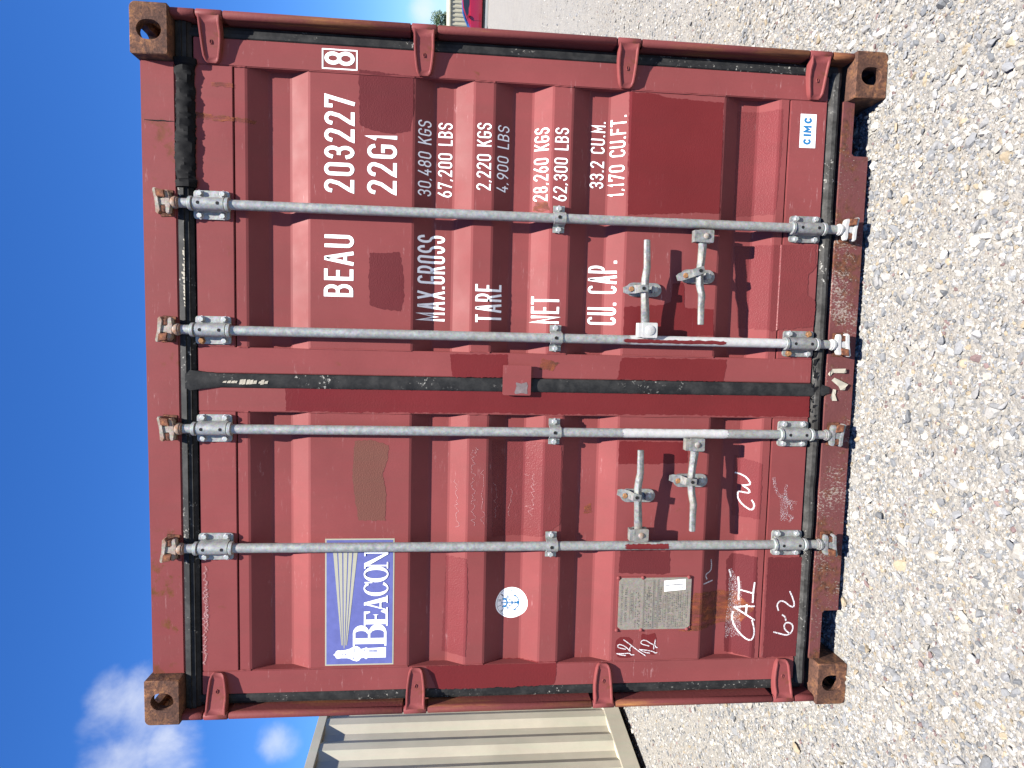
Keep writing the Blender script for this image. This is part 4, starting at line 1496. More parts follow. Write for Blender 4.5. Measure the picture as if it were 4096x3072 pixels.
def keeper_mesh():
    m = MB()
    m.prism([(0.012, 0.028), (0.036, 0.033), (0.041, 0.060), (0.015, 0.056)], -0.026, 0.019)
    m.prism([(-0.036, 0.031), (-0.015, 0.029), (-0.013, 0.045), (-0.034, 0.047)], -0.019, 0.019)
    m.prism([(-0.043, 0.016), (0.044, 0.018), (0.046, 0.066), (-0.046, 0.060)], 0.0185, 0.0212)
    return mesh_of(m, ['rust_keeper'], 30, 0.003)


BEAR = {False: bearing_mesh(['galvanised', 'dark_hole']), True: bearing_mesh(['galvanised_dull', 'dark_hole'])}
GUIDE = guide_mesh()
CAMM = {m_: cam_mesh(m_) for m_ in ('forged_rusty', 'galvanised_white', 'galvanised_dull')}
KEEP = keeper_mesh()
RY = 0.027
XR = (0.592, 0.1700, -0.1700, -0.592)
BARS = {}
for i, xr in enumerate(XR):
    m = MB().lathe((xr, RY, 0.178), (0, 0, 1), [(0, 0.0168), (2.252, 0.0168)], 24)
    zt, zb, zm = 2.3585, 0.2490, 1.1690 - 0.006 * (i > 1)
    m.lathe((xr, RY, 2.415), (0, 0, 1), [(0, 0.0162), (0.045, 0.0162)], 16)
    m.lathe((xr, RY, 0.135), (0, 0, 1), [(0, 0.0162), (0.06, 0.0162)], 16)
    bar = build('locking_bar', m, 'galvanised', box20, sm=40)
    bar['label'] = ('grey locking bar beside the number lettering', 'locking bar daubed with white and red paint', 'grey locking bar right of the left door middle', 'grey locking bar crossing the blue sign')[i]
    BARS[i] = bar
    link('bearing_bracket', BEAR[False], bar, (xr, RY, zt))
    link('bearing_bracket', BEAR[i < 2], bar, (xr, RY, zb))
    link('guide_bracket', GUIDE, bar, (xr, RY, zm))
    mir = 1 if i in (0, 2) else -1
    c_ = link('cam', CAMM['forged_rusty'], bar, (xr, RY - 0.004, 2.4635))
    c_.scale = (mir, 1, 1)
    c_ = link('cam', CAMM[('galvanised_white', 'galvanised_white', 'galvanised_dull', 'galvanised_dull')[i]], bar, (xr, RY - 0.004, 0.1335))
    c_.scale = (mir, 1, -1)
    kp = link('cam_keeper', KEEP, header, (xr, RY, 2.4635))
    kp.scale = (mir, 1, 1)
    kp = link('cam_keeper', KEEP, sill, (xr, RY, 0.1335))
    kp.scale = (mir, 1, -1)
    for bz, top in ((zt, 1), (zb, 0)):
        for dx in (-0.0368, 0.0368):
            for dz in (-0.0375, 0.0375):
                rusted = (i, top, dx > 0, dz > 0) in ((1, 1, False, True), (1, 0, False, True), (1, 0, True, False))
                b_ = link('bolt', BOLT['bolt_rust' if rusted else 'bolt_steel'], bar, (xr + dx, RY + 0.0205, bz + dz))
                b_.rotation_euler = (0, random.uniform(0, 1), 0)
    for dx in (-0.0368, 0.0368):
        b_ = link('bolt', BOLT['bolt_steel'], bar, (xr + dx, RY + 0.0215, zm))
        b_.rotation_euler = (0, random.uniform(0, 1), 0)

# paint daubs on the bars: half-sleeves hugging the rod
def daub(i, z0, z1, mat, a0, a1, seed, lift):
    rng = random.Random(seed)
    m = MB()
    n, k_ = 34, 12
    r = 0.0168 + lift
    vv, ff = [], []
    for j in range(n + 1):
        z = z0 + (z1 - z0) * j / n
        e0 = a0 + (rng.uniform(-6, 6) if 0 < j < n else 10)
        e1 = a1 + (rng.uniform(-6, 6) if 0 < j < n else -10)
        for q in range(k_ + 1):
            a = math.radians(e0 + (e1 - e0) * q / k_)
            zz = z + (rng.uniform(-0.004, 0.004) if j in (0, n) else 0)
            vv.append((XR[i] + r * math.cos(a), RY - r * math.sin(a), zz))
    w = k_ + 1
    for j in range(n):
        for q in range(k_):
            ff.append((j * w + q, j * w + q + 1, (j + 1) * w + q + 1, (j + 1) * w + q))
    m.add(vv, ff)
    return build('paint_daub', m, mat, BARS[i], fix=False, sm=60)


daub(1, 0.315, 0.90, 'galvanised_white', 10, 170, 1, 0.0006)
daub(1, 0.545, 0.925, 'fresh_patch', 78, 122, 2, 0.0012)
daub(2, 0.52, 0.915, 'galvanised_white', 20, 160, 3, 0.0006)
daub(3, 0.725, 0.890, 'fresh_patch', 55, 125, 5, 0.0009)

# handles
HB = {'A': (1, 1), 'B': (0, 1), 'C': (3, -1), 'D': (2, -1)}
for key, (bi, sd) in HB.items():
    hd = DATA['HANDLES'][key]
    bar = BARS[bi]
    white = key == 'A'
    pts = [Vector((x, 0, z)) for x, z in hd['path']]
    dirx = 1 if pts[-1].x > pts[0].x else -1
    wd = [0.0300, 0.0290, 0.0265, 0.0260, 0.0265, 0.0250, 0.0225, 0.0215]
    if len(pts) == 7:
        wd = [0.0300, 0.0290, 0.0265, 0.0260, 0.0265, 0.0240, 0.0215]
    hy = [0.012, 0.010, 0.004, 0.002, 0.001, -0.001, -0.002, -0.004]
    rings = []
    for j, p_ in enumerate(pts):
        w = wd[j] / 2
        y = hy[j]
        t = 0.0065
        rings.append([(p_.x, y - t + 0.003, p_.z - w), (p_.x, y - t, p_.z - w * 0.55), (p_.x, y - t - (0.004 if 0 < j < len(pts) - 2 else 0), p_.z + w * 0.1), (p_.x, y - t, p_.z + w * 0.6), (p_.x, y - t + 0.003, p_.z + w),
                      (p_.x, y + t, p_.z + w), (p_.x, y + t, p_.z - w)])
    m = MB().loft(rings)
    build('handle', m, 'handle_steel', bar, bevel=0.0015, sm=30)
    (hx0, hz0), (hx1, hz1) = hd['hub']
    hub = MB()
    a, b = sorted((hx0, hx1))
    cz = (hz0 + hz1) / 2
    hub.prism(rrect((a + b) / 2, cz - 0.006, b - a, 0.056, 0.005), -0.004, 0.004)
    hub.prism(rrect((a + b) / 2, cz - 0.006, b - a, 0.056, 0.005), 0.0235, 0.030)
    hub.box(a + 0.002, b - 0.002, -0.002, 0.028, cz + 0.021, cz + 0.036)
    build('handle_hub', hub, 'galvanised_white' if white else 'handle_steel', bar, bevel=0.0015, sm=30)
    pin = MB().lathe(((a + b) / 2, -0.003, cz - 0.006), (0, -1, 0), [(0, 0.0105 if not white else 0.0175), (0.004, 0.0105 if not white else 0.0175), (0.007, 0.006)], 14)
    build('handle_pin', pin, 'galvanised_white' if white else 'forged', bar, sm=40)
    (px0, pz0), (px1, pz1) = hd['plate']
    pm = MB().prism(stadium((px0 + px1) / 2, (pz0 + pz1) / 2, 0.050, abs(pz0 - pz1)), FY - 0.007, FY + 0.0015)
    pm.box((px0 + px1) / 2 - 0.012, (px0 + px1) / 2 + 0.012, 0.022, FY - 0.006, (pz0 + pz1) / 2 - 0.030, (pz0 + pz1) / 2 - 0.022)
    catch = build('handle_catch', pm, 'galvanised_dull', DOOR[sd], bevel=0.0015, sm=30)
    (sx0, sz0), (sx1, sz1) = hd['strap']
    d_ = (Vector((sx1 - sx0, 0, sz1 - sz0))).normalized()
    nrm = Vector((d_.z, 0, -d_.x)) * 0.0145
    r1 = []
    base = Vector((sx0, 0, sz0))
    ln = math.hypot(sx1 - sx0, sz1 - sz0)
    for t, y, wk in ((-0.018, 0.034, 0.7), (-0.006, 0.033, 1.0), (0.020, 0.026, 1.0), (0.030, -0.010, 0.95), (ln - 0.008, -0.0135, 0.9), (ln, -0.0125, 0.85), (ln + 0.002, 0.016, 0.8)):
        c0 = base + d_ * t
        a_, b_ = c0 + nrm * wk, c0 - nrm * wk
        r1.append([(a_.x, y, a_.z), (b_.x, y, b_.z), (b_.x, y + 0.0045, b_.z), (a_.x, y + 0.0045, a_.z)])
    build('catch_strap', MB().loft(r1), 'handle_steel', DOOR[sd], bevel=0.001, sm=30)
    hc = base + d_ * (ln - 0.016)
    build('strap_hole', MB().cyl((hc.x, -0.0128, hc.z), (hc.x, -0.0152, hc.z), 0.0062, 10), 'dark_hole', DOOR[sd])
    bx_, bz_ = hd['bolt'][0]
    link('bolt', BOLT['bolt_rust'], DOOR[sd], (bx_, 0.034, bz_))
    link('bolt', BOLT['bolt_steel'], DOOR[sd], ((px0 + px1) / 2, FY - 0.007, min(pz0, pz1) + 0.024))

# overlap plate across the middle seam
m = MB().prism(rrect(0.0156, 1.3055, 0.1085, 0.1015, 0.005), 0.0350, 0.0440)
m.box(0.030, 0.062, 0.0435, 0.0552, 1.262, 1.350)
ovp = build('overlap_plate', m, 'red_paint', DOOR[1], bevel=0.0015)


def blob(cx, cz, w, h, y, seed, rough=0.25, n=26):
    pts = []
    for i in range(n):
        a = 2 * math.pi * i / n
        k_ = 1 + rough * mnoise.noise(Vector((math.cos(a) * 1.7, math.sin(a) * 1.7, seed * 3.7)))
        sx = math.copysign(abs(math.cos(a)) ** 0.6, math.cos(a))
        sz = math.copysign(abs(math.sin(a)) ** 0.6, math.sin(a))
        pts.append((cx + w / 2 * sx * k_, cz + h / 2 * sz * k_))
    m = MB()
    m.add([(x, y, z) for x, z in pts], [tuple(range(n))])
    return m


build('stripped_mark', blob(-0.012, 1.290, 0.040, 0.050, 0.0344, 2, 0.45), 'stripped', ovp if False else DOOR[1], fix=False)

# ------------------------------------------------------------------ print, paint and chalk that lies on the doors
def drape(name, loops_or_tris, mat, parent, lift, dens=0.0, tris=None):
    """lay flat (x, z) shapes on the bent door face. loops_or_tris: list of shapes, each a list of loops (outer + holes) or ('T', verts, faces)"""
    bm = bmesh.new()
    for k_, shp in enumerate(loops_or_tris):
        lay = k_ * 0.00006
        if shp[0] == 'T':
            vs_ = [bm.verts.new((x, lay, z)) for x, z in shp[1]]
            for f in shp[2]:
                try:
                    bm.faces.new([vs_[i] for i in f])
                except ValueError:
                    pass
        else:
            flat_ = [p for lp in shp for p in lp]
            vs_ = [bm.verts.new((x, lay, z)) for x, z in flat_]
            for t in tessellate_polygon([[Vector((x, z, 0)) for x, z in lp] for lp in shp]):
                try:
                    bm.faces.new([vs_[i] for i in t])
                except ValueError:
                    pass
    zs = [v.co.z for v in bm.verts]
    xs = [v.co.x for v in bm.verts]
    z0, z1 = min(zs), max(zs)
    for zb in ZB:
        if z0 < zb < z1:
            bmesh.ops.bisect_plane(bm, geom=bm.verts[:] + bm.edges[:] + bm.faces[:], plane_co=(0, 0, zb), plane_no=(0, 0, 1), dist=1e-6)
    for xb in (-XO, -XI, XI, XO):
        if min(xs) < xb < max(xs):
            bmesh.ops.bisect_plane(bm, geom=bm.verts[:] + bm.edges[:] + bm.faces[:], plane_co=(xb, 0, 0), plane_no=(1, 0, 0), dist=1e-6)
            es = [e for e in bm.edges if all(abs(v.co.x - xb) < 2e-6 for v in e.verts)]
            if es:
                bmesh.ops.split_edges(bm, edges=es)
    for v in bm.verts:
        cx_ = v.co.x
        if v.link_faces:
            # an edge point belongs to the side its face lies on
            fx_ = v.link_faces[0].calc_center_median().x
            cx_ += (fx_ - cx_) * 1e-3
        v.co.y = surf(cx_, v.co.z) - lift - v.co.y
    for f in bm.faces:
        f.normal_update()
        if f.normal.y > 0:
            f.normal_flip()
    me = bpy.data.meshes.new(name)
    bm.to_mesh(me)
    bm.free()
    me.materials.append(MATS[mat])
    return link(name, me, parent)


def ribbon(pts, t, caps=True):
    """stroke of width t along a polyline -> ('T', verts, faces)"""
    P = [Vector(p) for p in pts]
    Q = [P[0]]
    for p in P[1:]:
        if (p - Q[-1]).length > 1e-5:
            Q.append(p)
    P = Q
    closed = (P[0] - P[-1]).length < 1e-4 and len(P) > 3
    if closed:
        P = P[:-1]
    n = len(P)
    h = t / 2
    if not closed and caps:
        P[0] = P[0] - (P[1] - P[0]).normalized() * h
        P[-1] = P[-1] + (P[-1] - P[-2]).normalized() * h
    vs_, fs = [], []
    for i in range(n):
        if closed:
            a, b = (P[i] - P[i - 1]).normalized(), (P[(i + 1) % n] - P[i]).normalized()
        else:
            a = (P[i] - P[i - 1]).normalized() if i > 0 else (P[1] - P[0]).normalized()
            b = (P[i + 1] - P[i]).normalized() if i < n - 1 else a
        na, nb = Vector((-a.y, a.x)), Vector((-b.y, b.x))
        m_ = na + nb
        m_ = m_.normalized() if m_.length > 1e-4 else na
        k_ = h / max(0.38, m_.dot(na))
        vs_ += [tuple(P[i] + m_ * k_), tuple(P[i] - m_ * k_)]
    for i in range(n if closed else n - 1):
        j = (i + 1) % n
        fs.append((2 * i, 2 * i + 1, 2 * j + 1, 2 * j))
    return ('T', vs_, fs)


def arc(cx, cy, rx_, ry_, a0, a1, n=14):
    return [(cx + rx_ * math.cos(math.radians(a0 + (a1 - a0) * i / n)), cy + ry_ * math.sin(math.radians(a0 + (a1 - a0) * i / n))) for i in range(n + 1)]


def glyph(ch, w, h):
    """centre lines of narrow stencil letters in a w x h box"""
    r = w / 2
    if ch in '0O':
        p = arc(r, h - r, r, r, 180, 0) + arc(r, r, r, r, 0, -180)
        return [p + [p[0]]]
    if ch == '1':
        return [[(w * 0.02, h * 0.80), (w * 0.45, h), (w * 0.45, 0)]]
    if ch == '2':
        return [arc(r, h - r, r, r, 175, -25) + [(w * 0.80, h * 0.52), (w * 0.10, h * 0.10), (0, 0), (w, 0)]]
    if ch == '3':
        return [arc(r, h * 0.755, r * 0.95, h * 0.245, 165, -80) + [(w * 0.42, h * 0.52)], [(w * 0.42, h * 0.52)] + arc(r, h * 0.262, r, h * 0.262, 85, -165)]
    if ch == '4':
        return [[(w * 0.55, h), (0, h * 0.24), (w, h * 0.24)], [(w * 0.74, h * 0.44), (w * 0.74, 0)]]
    if ch == '6':
        e = arc(r, h * 0.29, r, h * 0.29, 90, 450, 22)
        return [e, [(w * 0.03, h * 0.40), (w * 0.22, h * 0.66), (w * 0.66, h)]]
    if ch == '7':
        return [[(0, h * 0.84), (0, h), (w, h), (w * 0.30, 0)]]
    if ch == '8':
        return [arc(r, h * 0.755, r * 0.9, h * 0.245, 90, 450, 22), arc(r, h * 0.262, r, h * 0.262, 90, 450, 22)]
    if ch == '9':
        return [[(w - x, h - y) for x, y in s_] for s_ in glyph('6', w, h)]
    if ch == 'B':
        return [[(0, 0), (0, h), (w * 0.5, h)] + arc(w * 0.5, h * 0.765, w * 0.45, h * 0.235, 90, -90, 10) + [(0, h * 0.53)], [(0, h * 0.53), (w * 0.5, h * 0.53)] + arc(w * 0.5, h * 0.265, w * 0.5, h * 0.265, 90, -90, 10) + [(0, 0)]]
    if ch == 'E':
        return [[(w, h), (0, h), (0, 0), (w, 0)], [(0, h * 0.53), (w * 0.85, h * 0.53)]]
    if ch == 'F':
        return [[(w, h), (0, h), (0, 0)], [(0, h * 0.53), (w * 0.85, h * 0.53)]]
    if ch == 'A':
        return [[(0, 0), (w * 0.46, h), (w * 0.54, h), (w, 0)], [(w * 0.18, h * 0.26), (w * 0.82, h * 0.26)]]
    if ch == 'U':
        return [[(0, h)] + arc(r, r, r, r, 180, 360) + [(w, h)]]
    if ch == 'G':
        return [arc(r, h - r, r, r, 10, 180) + arc(r, r, r, r, 180, 360) + [(w, h * 0.47), (w * 0.55, h * 0.47)]]
    if ch == 'C':
        return [arc(r, h - r, r, r, 8, 180) + arc(r, r, r, r, 180, 352)]
    if ch == 'c':
        return [arc(r, h / 2, r, h / 2, 48, 312, 20)]
    if ch == 'K':
        return [[(0, 0), (0, h)], [(w, h), (0, h * 0.36)], [(w * 0.36, h * 0.60), (w, 0)]]
    if ch == 'S':
        return [arc(r, h * 0.765, r, h * 0.235, 12, 250) + arc(r, h * 0.262, r, h * 0.262, 75, -168)]
    if ch == 'L':
        return [[(0, h), (0, 0), (w, 0)]]
    if ch == 'M':
        return [[(0, 0), (0, h), (w / 2, h * 0.30), (w, h), (w, 0)]]
    if ch == 'N':
        return [[(0, 0), (0, h), (w, 0), (w, h)]]
    if ch == 'X':
        return [[(0, 0), (w, h)], [(0, h), (w, 0)]]
    if ch == 'R':
        return [[(0, 0), (0, h), (w * 0.5, h)] + arc(w * 0.5, h * 0.745, w * 0.5, h * 0.255, 90, -90, 10) + [(0, h * 0.49)], [(w * 0.52, h * 0.49), (w, 0)]]
    if ch == 'P':
        return [[(0, 0), (0, h), (w * 0.5, h)] + arc(w * 0.5, h * 0.72, w * 0.5, h * 0.28, 90, -90, 10) + [(0, h * 0.44)]]
    if ch == 'T':
        return [[(0, h), (w, h)], [(w / 2, h), (w / 2, 0)]]
    if ch == 'I':
        return [[(w / 2, 0), (w / 2, h)]]
    if ch == 'V':
        return [[(0, h), (w / 2, 0), (w, h)]]
    if ch == 'D':
        return [[(0, 0), (0, h), (w * 0.4, h)] + arc(w * 0.4, h / 2, w * 0.6, h / 2, 90, -90, 12) + [(0, 0)]]
    if ch == 'Y':
        return [[(0, h), (w / 2, h * 0.5), (w, h)], [(w / 2, h * 0.5), (w / 2, 0)]]
    if ch == '-':
        return [[(0, h * 0.5), (w, h * 0.5)]]
    return []


WID = {'1': 0.5, 'M': 1.14, 'I': 0.25, 'X': 1.05, 'A': 1.1, '.': 0.34, ',': 0.34, ' ': 0.62, 'E': 0.9, 'L': 0.88, 'F': 0.88, 'T': 0.98, '-': 0.7}


def lettering(txt, x0, zb0, x1, zb1, cap, tk=0.14, gap=0.30):
    """stroke shapes for a line of letters fitted between x0 and x1"""
    return [q for c, shp in letters(txt, x0, zb0, x1, zb1, cap, tk, gap) for q in shp]


def letters(txt, x0, zb0, x1, zb1, cap, tk=0.14, gap=0.30):
    t = cap * tk
    units = sum(WID.get(c, 1.0) for c in txt) + gap * (len(txt) - 1)
    u = (x1 - x0) / units
    res = []
    x = x0
    for c in txt:
        out = []
        w = WID.get(c, 1.0) * u
        zb = zb0 + (zb1 - zb0) * (x - x0) / max(1e-6, x1 - x0)
        if c == '.':
            out.append([[(x, zb), (x + t * 1.05, zb), (x + t * 1.05, zb + t * 1.1), (x, zb + t * 1.1)]])
        elif c == ',':
            out.append([[(x - t * 0.25, zb - t * 0.55), (x + t * 0.35, zb - t * 0.55), (x + t * 1.15, zb + t * 1.05), (x + t * 0.1, zb + t * 1.05)]])
        else:
            for s_ in glyph(c, max(0.001, w - t), cap - t):
                out.append(ribbon([(x + t / 2 + a, zb + t / 2 + b) for a, b in s_], t))
        x += w + gap * u
        if out:
            res.append((c, out))
    return res


# repaint patches: ragged roller edges
def ragged(loop, amp, step, seed):
    pts = []
    n = len(loop)
    for i in range(n):
        a, b = Vector(loop[i]), Vector(loop[(i + 1) % n])
        d = b - a
        k_ = max(1, int(d.length / step))
        nr = Vector((-d.y, d.x)).normalized()
        for j in range(k_):
            p = a + d * j / k_
            q = mnoise.noise(Vector((p.x * 60, p.y * 60, seed))) * amp + mnoise.noise(Vector((p.x * 240, p.y * 240, seed + 5))) * amp * 0.8
            pts.append(tuple(p + nr * q))
    return pts


PM = dict(a='dark_patch', b='dark_patch', c='fresh_patch', d='faint_patch', e='fresh_patch', f='fresh_patch', g='fresh_patch', h='brown_patch', i='fresh_patch', j='fresh_patch', k='dark_patch',
          l='fresh_patch', m='dark_patch', n='dark_patch', o='faint_patch', p='faint_patch', q='faint_patch', r='faint_patch')
for n_, (key, loop) in enumerate(DATA['PATCH'].items()):
    s = 1 if sum(p[0] for p in loop) > 0 else -1
    if key in 'ef':
        loop = [(max(x, 0.0232), z) for x, z in loop]
    if key == 'g':
        loop = [(min(x, -0.0272), z) for x, z in loop]
    o = drape('paint_patch', [[ragged(loop, 0.0035, 0.005, n_ * 1.7)]], PM[key], DOOR[s], 0.00035 + 0.00003 * n_)

# white numbers
for n_, row in enumerate(DATA['TEXT']):
    txt, x0, z0, x1, z1, cap = row
    small = cap < 0.06
    tk = 0.108 if small else (0.124 if txt in ('203227', '8', '22G1', 'BEAU') else 0.088)
    for c, shp in letters(txt, x0, z0, x1, z1, cap, tk):
        drape('letter', shp, 'letter_white', DOOR[1], 0.0010)
bx8 = DATA['BOX8']
bx8 = [(1.0655, 1.8790), (1.1285, 1.8790), (1.1285, 1.9930), (1.0655, 1.9930)]
drape('letter_box', [ribbon(bx8 + [bx8[0]], 0.0042)], 'letter_white', DOOR[1], 0.0010)


# blue sign with the lighthouse
def sx(u):
    return -1.0410 + u * 0.4520 / 1.0


X0, X1, Z0, Z1 = -1.0460, -0.5700, 1.7365, 1.9835
drape('sign', [[[(X0, Z0), (X1, Z0), (X1, Z1), (X0, Z1)]]], 'yellow_vinyl', DOOR[-1], 0.0006)
drape('sign_field', [[[(X0 + 0.005, Z0 + 0.005), (X1 - 0.005, Z0 + 0.005), (X1 - 0.005, Z1 - 0.005), (X0 + 0.005, Z1 - 0.005)]]], 'blue_vinyl', DOOR[-1], 0.0010)


def sp(x, y):
    """pixel of the sign's close-up -> (x, z) on the door"""
    u = (1530 - y) / (1530 - 90)
    v = (x - 78) / (930 - 78)
    return (-1.0410 + u * (0.4215), 1.9794 - v * 0.2390)


beams = []
for a0, a1, b0, b1 in ((158, 210, 272, 280), (226, 278, 284, 293), (294, 347, 303, 312), (362, 412, 322, 329), (428, 482, 335, 343)):
    yb = 1325 if a0 == 294 else 1285
    beams.append([[sp(a0, 20), sp(a1, 20), sp(b1, yb), sp(b0, yb)]])
drape('light_beams', beams, 'yellow_vinyl', DOOR[-1], 0.0014)


def R_(x0, y0, x1, y1):
    return [[sp(x0, y0), sp(x1, y0), sp(x1, y1), sp(x0, y1)]]


def Epts(cx, cy, rx_, ry_, a0=0, a1=360, n=28):
    return [sp(cx + rx_ * math.cos(math.radians(a0 + (a1 - a0) * i / n)), cy + ry_ * math.sin(math.radians(a0 + (a1 - a0) * i / n))) for i in range(n)]


tower = [(170, 1405), (195, 1385), (205, 1360), (225, 1350), (270, 1352), (330, 1345), (350, 1338), (385, 1330), (420, 1308), (470, 1298), (505, 1318), (520, 1338), (560, 1330), (590, 1318), (615, 1328), (845, 1320), (845, 1452),
         (615, 1450), (590, 1470), (560, 1450), (520, 1455), (505, 1480), (470, 1496), (420, 1482), (385, 1462), (350, 1452), (270, 1450), (225, 1456), (205, 1448), (195, 1425)]
holes = [[sp(*p) for p in q] for q in ([(284, 1390), (300, 1390), (300, 1410), (284, 1410)], [(315, 1390), (332, 1390), (332, 1410), (315, 1410)])]
drape('lighthouse', [[[sp(*p) for p in tower]] + holes], 'white_vinyl', DOOR[-1], 0.0014)
marks = [R_(428, 1330, 440, 1375), R_(425, 1440, 438, 1472), R_(566, 1338, 576, 1370)] + [R_(625 + i * 16, 1345, 632 + i * 16, 1378) for i in range(7)]
drape('lighthouse_lines', marks, 'blue_vinyl', DOOR[-1], 0.0018)


def serif(ch, yl, yr, xt, xb):
    """serif capital between baseline xb and top xt, from yl (left) to yr (right), in close-up pixels"""
    W, Hh = yl - yr, xb - xt

    def P(u, v):
        return sp(xb - v * Hh, yl - u * W)

    def rect(u0, v0, u1, v1):
        return [[P(u0, v0), P(u1, v0), P(u1, v1), P(u0, v1)]]

    def ring(cu, cv, ru, rv, iu, iv, a0, a1, n=26):
        o_ = [P(cu + ru * math.cos(math.radians(a0 + (a1 - a0) * i / n)), cv + rv * math.sin(math.radians(a0 + (a1 - a0) * i / n))) for i in range(n + 1)]
        q = [P(cu + iu * math.cos(math.radians(a0 + (a1 - a0) * i / n)), cv + iv * math.sin(math.radians(a0 + (a1 - a0) * i / n))) for i in range(n + 1)]
        return [o_ + q[::-1]]
    t = 0.07
    if ch == 'B':
        return [rect(0.10, 0, 0.36, 1), rect(0, 0, 0.10, 0.055), rect(0, 0.945, 0.10, 1), rect(0.36, 0.93, 0.60, 1), rect(0.36, 0.485, 0.60, 0.55), rect(0.36, 0, 0.60, 0.07),
                ring(0.58, 0.7575, 0.36, 0.2425, 0.12, 0.175, 90, -90), ring(0.60, 0.2625, 0.40, 0.2625, 0.14, 0.195, 90, -90)]
    if ch == 'E':
        return [rect(0.12, 0, 0.42, 1), rect(0, 0, 0.12, 0.06), rect(0, 0.94, 0.12, 1), rect(0.42, 0.92, 0.95, 1), rect(0.42, 0.47, 0.75, 0.54), rect(0.42, 0, 1.0, 0.08),
                [[P(0.95, 0.92), P(0.95, 0.74), P(0.88, 0.74), P(0.78, 0.92)]], [[P(0.75, 0.38), P(0.75, 0.64), P(0.70, 0.54), P(0.70, 0.47)]], [[P(1.0, 0.08), P(1.0, 0.28), P(0.93, 0.28), P(0.80, 0.08)]]]
    if ch == 'A':
        return [[[P(0.08, 0), P(0.14, 0), P(0.50, 0.86), P(0.46, 0.99)]], [[P(0.40, 1), P(0.58, 1), P(0.95, 0), P(0.66, 0)]], rect(0.24, 0.27, 0.72, 0.34), rect(0, 0, 0.28, 0.05), rect(0.56, 0, 1.0, 0.05)]
    if ch == 'C':
        return [ring(0.52, 0.5, 0.52, 0.52, 0.29, 0.465, 42, 322), [[P(0.86, 0.98), P(0.95, 0.98), P(0.95, 0.66), P(0.88, 0.66)]]]
    if ch == 'O':
        o_ = [P(0.5 + 0.5 * math.cos(i * 0.2094), 0.5 + 0.52 * math.sin(i * 0.2094)) for i in range(30)]
        q = [P(0.5 + 0.27 * math.cos(i * 0.2094), 0.5 + 0.465 * math.sin(i * 0.2094)) for i in range(30)]
        return [[o_, q]]
    if ch == 'N':
        return [rect(0.12, 0, 0.19, 0.95), [[P(0.04, 1), P(0.28, 1), P(0.88, 0.0), P(0.76, 0.0)]], rect(0.80, 0, 0.88, 1), rect(0.0, 0, 0.34, 0.05), rect(0.66, 0.95, 1.0, 1), rect(0.0, 0.95, 0.12, 1)]
    return []


word = serif('B', 1300, 1015, 420, 850)
for ch, yl, yr in (('E', 1040, 842), ('A', 858, 648), ('C', 652, 462), ('O', 475, 270), ('N', 300, 60)):
    word += serif(ch, yl, yr, 560, 864)
o = drape('sign_lettering', word, 'white_vinyl', DOOR[-1], 0.0015)
o['label'] = 'white serif lettering BEACON'

# round white sticker with anchor
RX, RZc, RR = -0.8325, 1.3005, 0.0605


def rc(u, v):
    """close-up pixels of the round sticker -> door; u is down the picture's x, v its y"""
    return (RX - (v - 860) / 570 * RR, RZc - (u - 790) / 565 * RR)


def disc(r, n=48, cu=790, cv=860):
    return [rc(cu + r * math.cos(2 * math.pi * i / n), cv + r * math.sin(2 * math.pi * i / n)) for i in range(n)]


drape('round_sticker', [[disc(565)]], 'sticker_white', DOOR[-1], 0.0006)
rings = [[disc(520), disc(508)], [disc(352), disc(340)]]


def on_ring(txt, r, a_mid, da, cap, flip=False):
    out = []
    for i, c in enumerate(txt):
        a = a_mid + (i - (len(txt) - 1) / 2) * da * (-1 if flip else 1)
        for s_ in glyph(c, cap * 0.5, cap):
            pts = []
            for gx, gy in s_:
                gx -= cap * 0.25
                gy -= cap * 0.5
                if flip:
                    gx, gy = -gx, -gy
                # local right = clockwise, local up = outward
                rr_, aa = r + gy, math.radians(a) + gx / r
                pts.append(rc(790 - rr_ * math.cos(aa), 860 - rr_ * math.sin(aa)))
            out.append(ribbon(pts, RR / 565 * 15))
    return out


ink = on_ring('RINA', 432, 0, 27, 95)
drape('sticker_lettering', rings + ink, 'ink_grey', DOOR[-1], 0.0010)['label'] = 'grey lettering RINA round the sticker'
drape('sticker_year', on_ring('1861', 430, 180, 25, 80, True), 'ink_grey', DOOR[-1], 0.0010)
anchor = []
anchor.append(ribbon([rc(u, v) for u, v in ((650, 860), (1060, 860))], RR / 565 * 36))
anchor.append(ribbon([rc(790 + 270 * math.cos(math.radians(a)), 860 + 270 * math.sin(math.radians(a))) for a in range(-72, 73, 8)], RR / 565 * 26))
for sg in (-1, 1):
    anchor.append([[rc(870, 860 + sg * 280), rc(950, 860 + sg * 225), rc(930, 860 + sg * 290)]])
    anchor.append([[rc(*p) for p in ((500, 860 + sg * 100), (490, 860 + sg * 150), (545, 860 + sg * 185), (600, 860 + sg * 140), (655, 860 + sg * 50), (650, 860), (610, 860), (600, 860 + sg * 60), (570, 860 + sg * 90))]])
    anchor.append(ribbon([rc(*p) for p in ((810, 860), (760, 860 + sg * 100), (715, 860 + sg * 120), (705, 860 + sg * 80))], RR / 565 * 18))
anchor.append(ribbon([rc(870 + 55 * math.cos(a * 0.3), 860 + 65 * math.sin(a * 0.3)) for a in range(22)], RR / 565 * 18))
anchor.append([[rc(940, 860), rc(990, 800), rc(1060, 800), rc(1060, 910), rc(1000, 915)]])
anchor.append([disc(32, 12, 555, 860)])
anchor.append(ribbon([rc(460, 860), rc(560, 860)], RR / 565 * 20))
for sg in (-1, 1):
    anchor.append([disc(20, 12, 780, 860 + sg * 430)])
drape('sticker_anchor', anchor, 'ink_blue', DOOR[-1], 0.0012)
rays = []
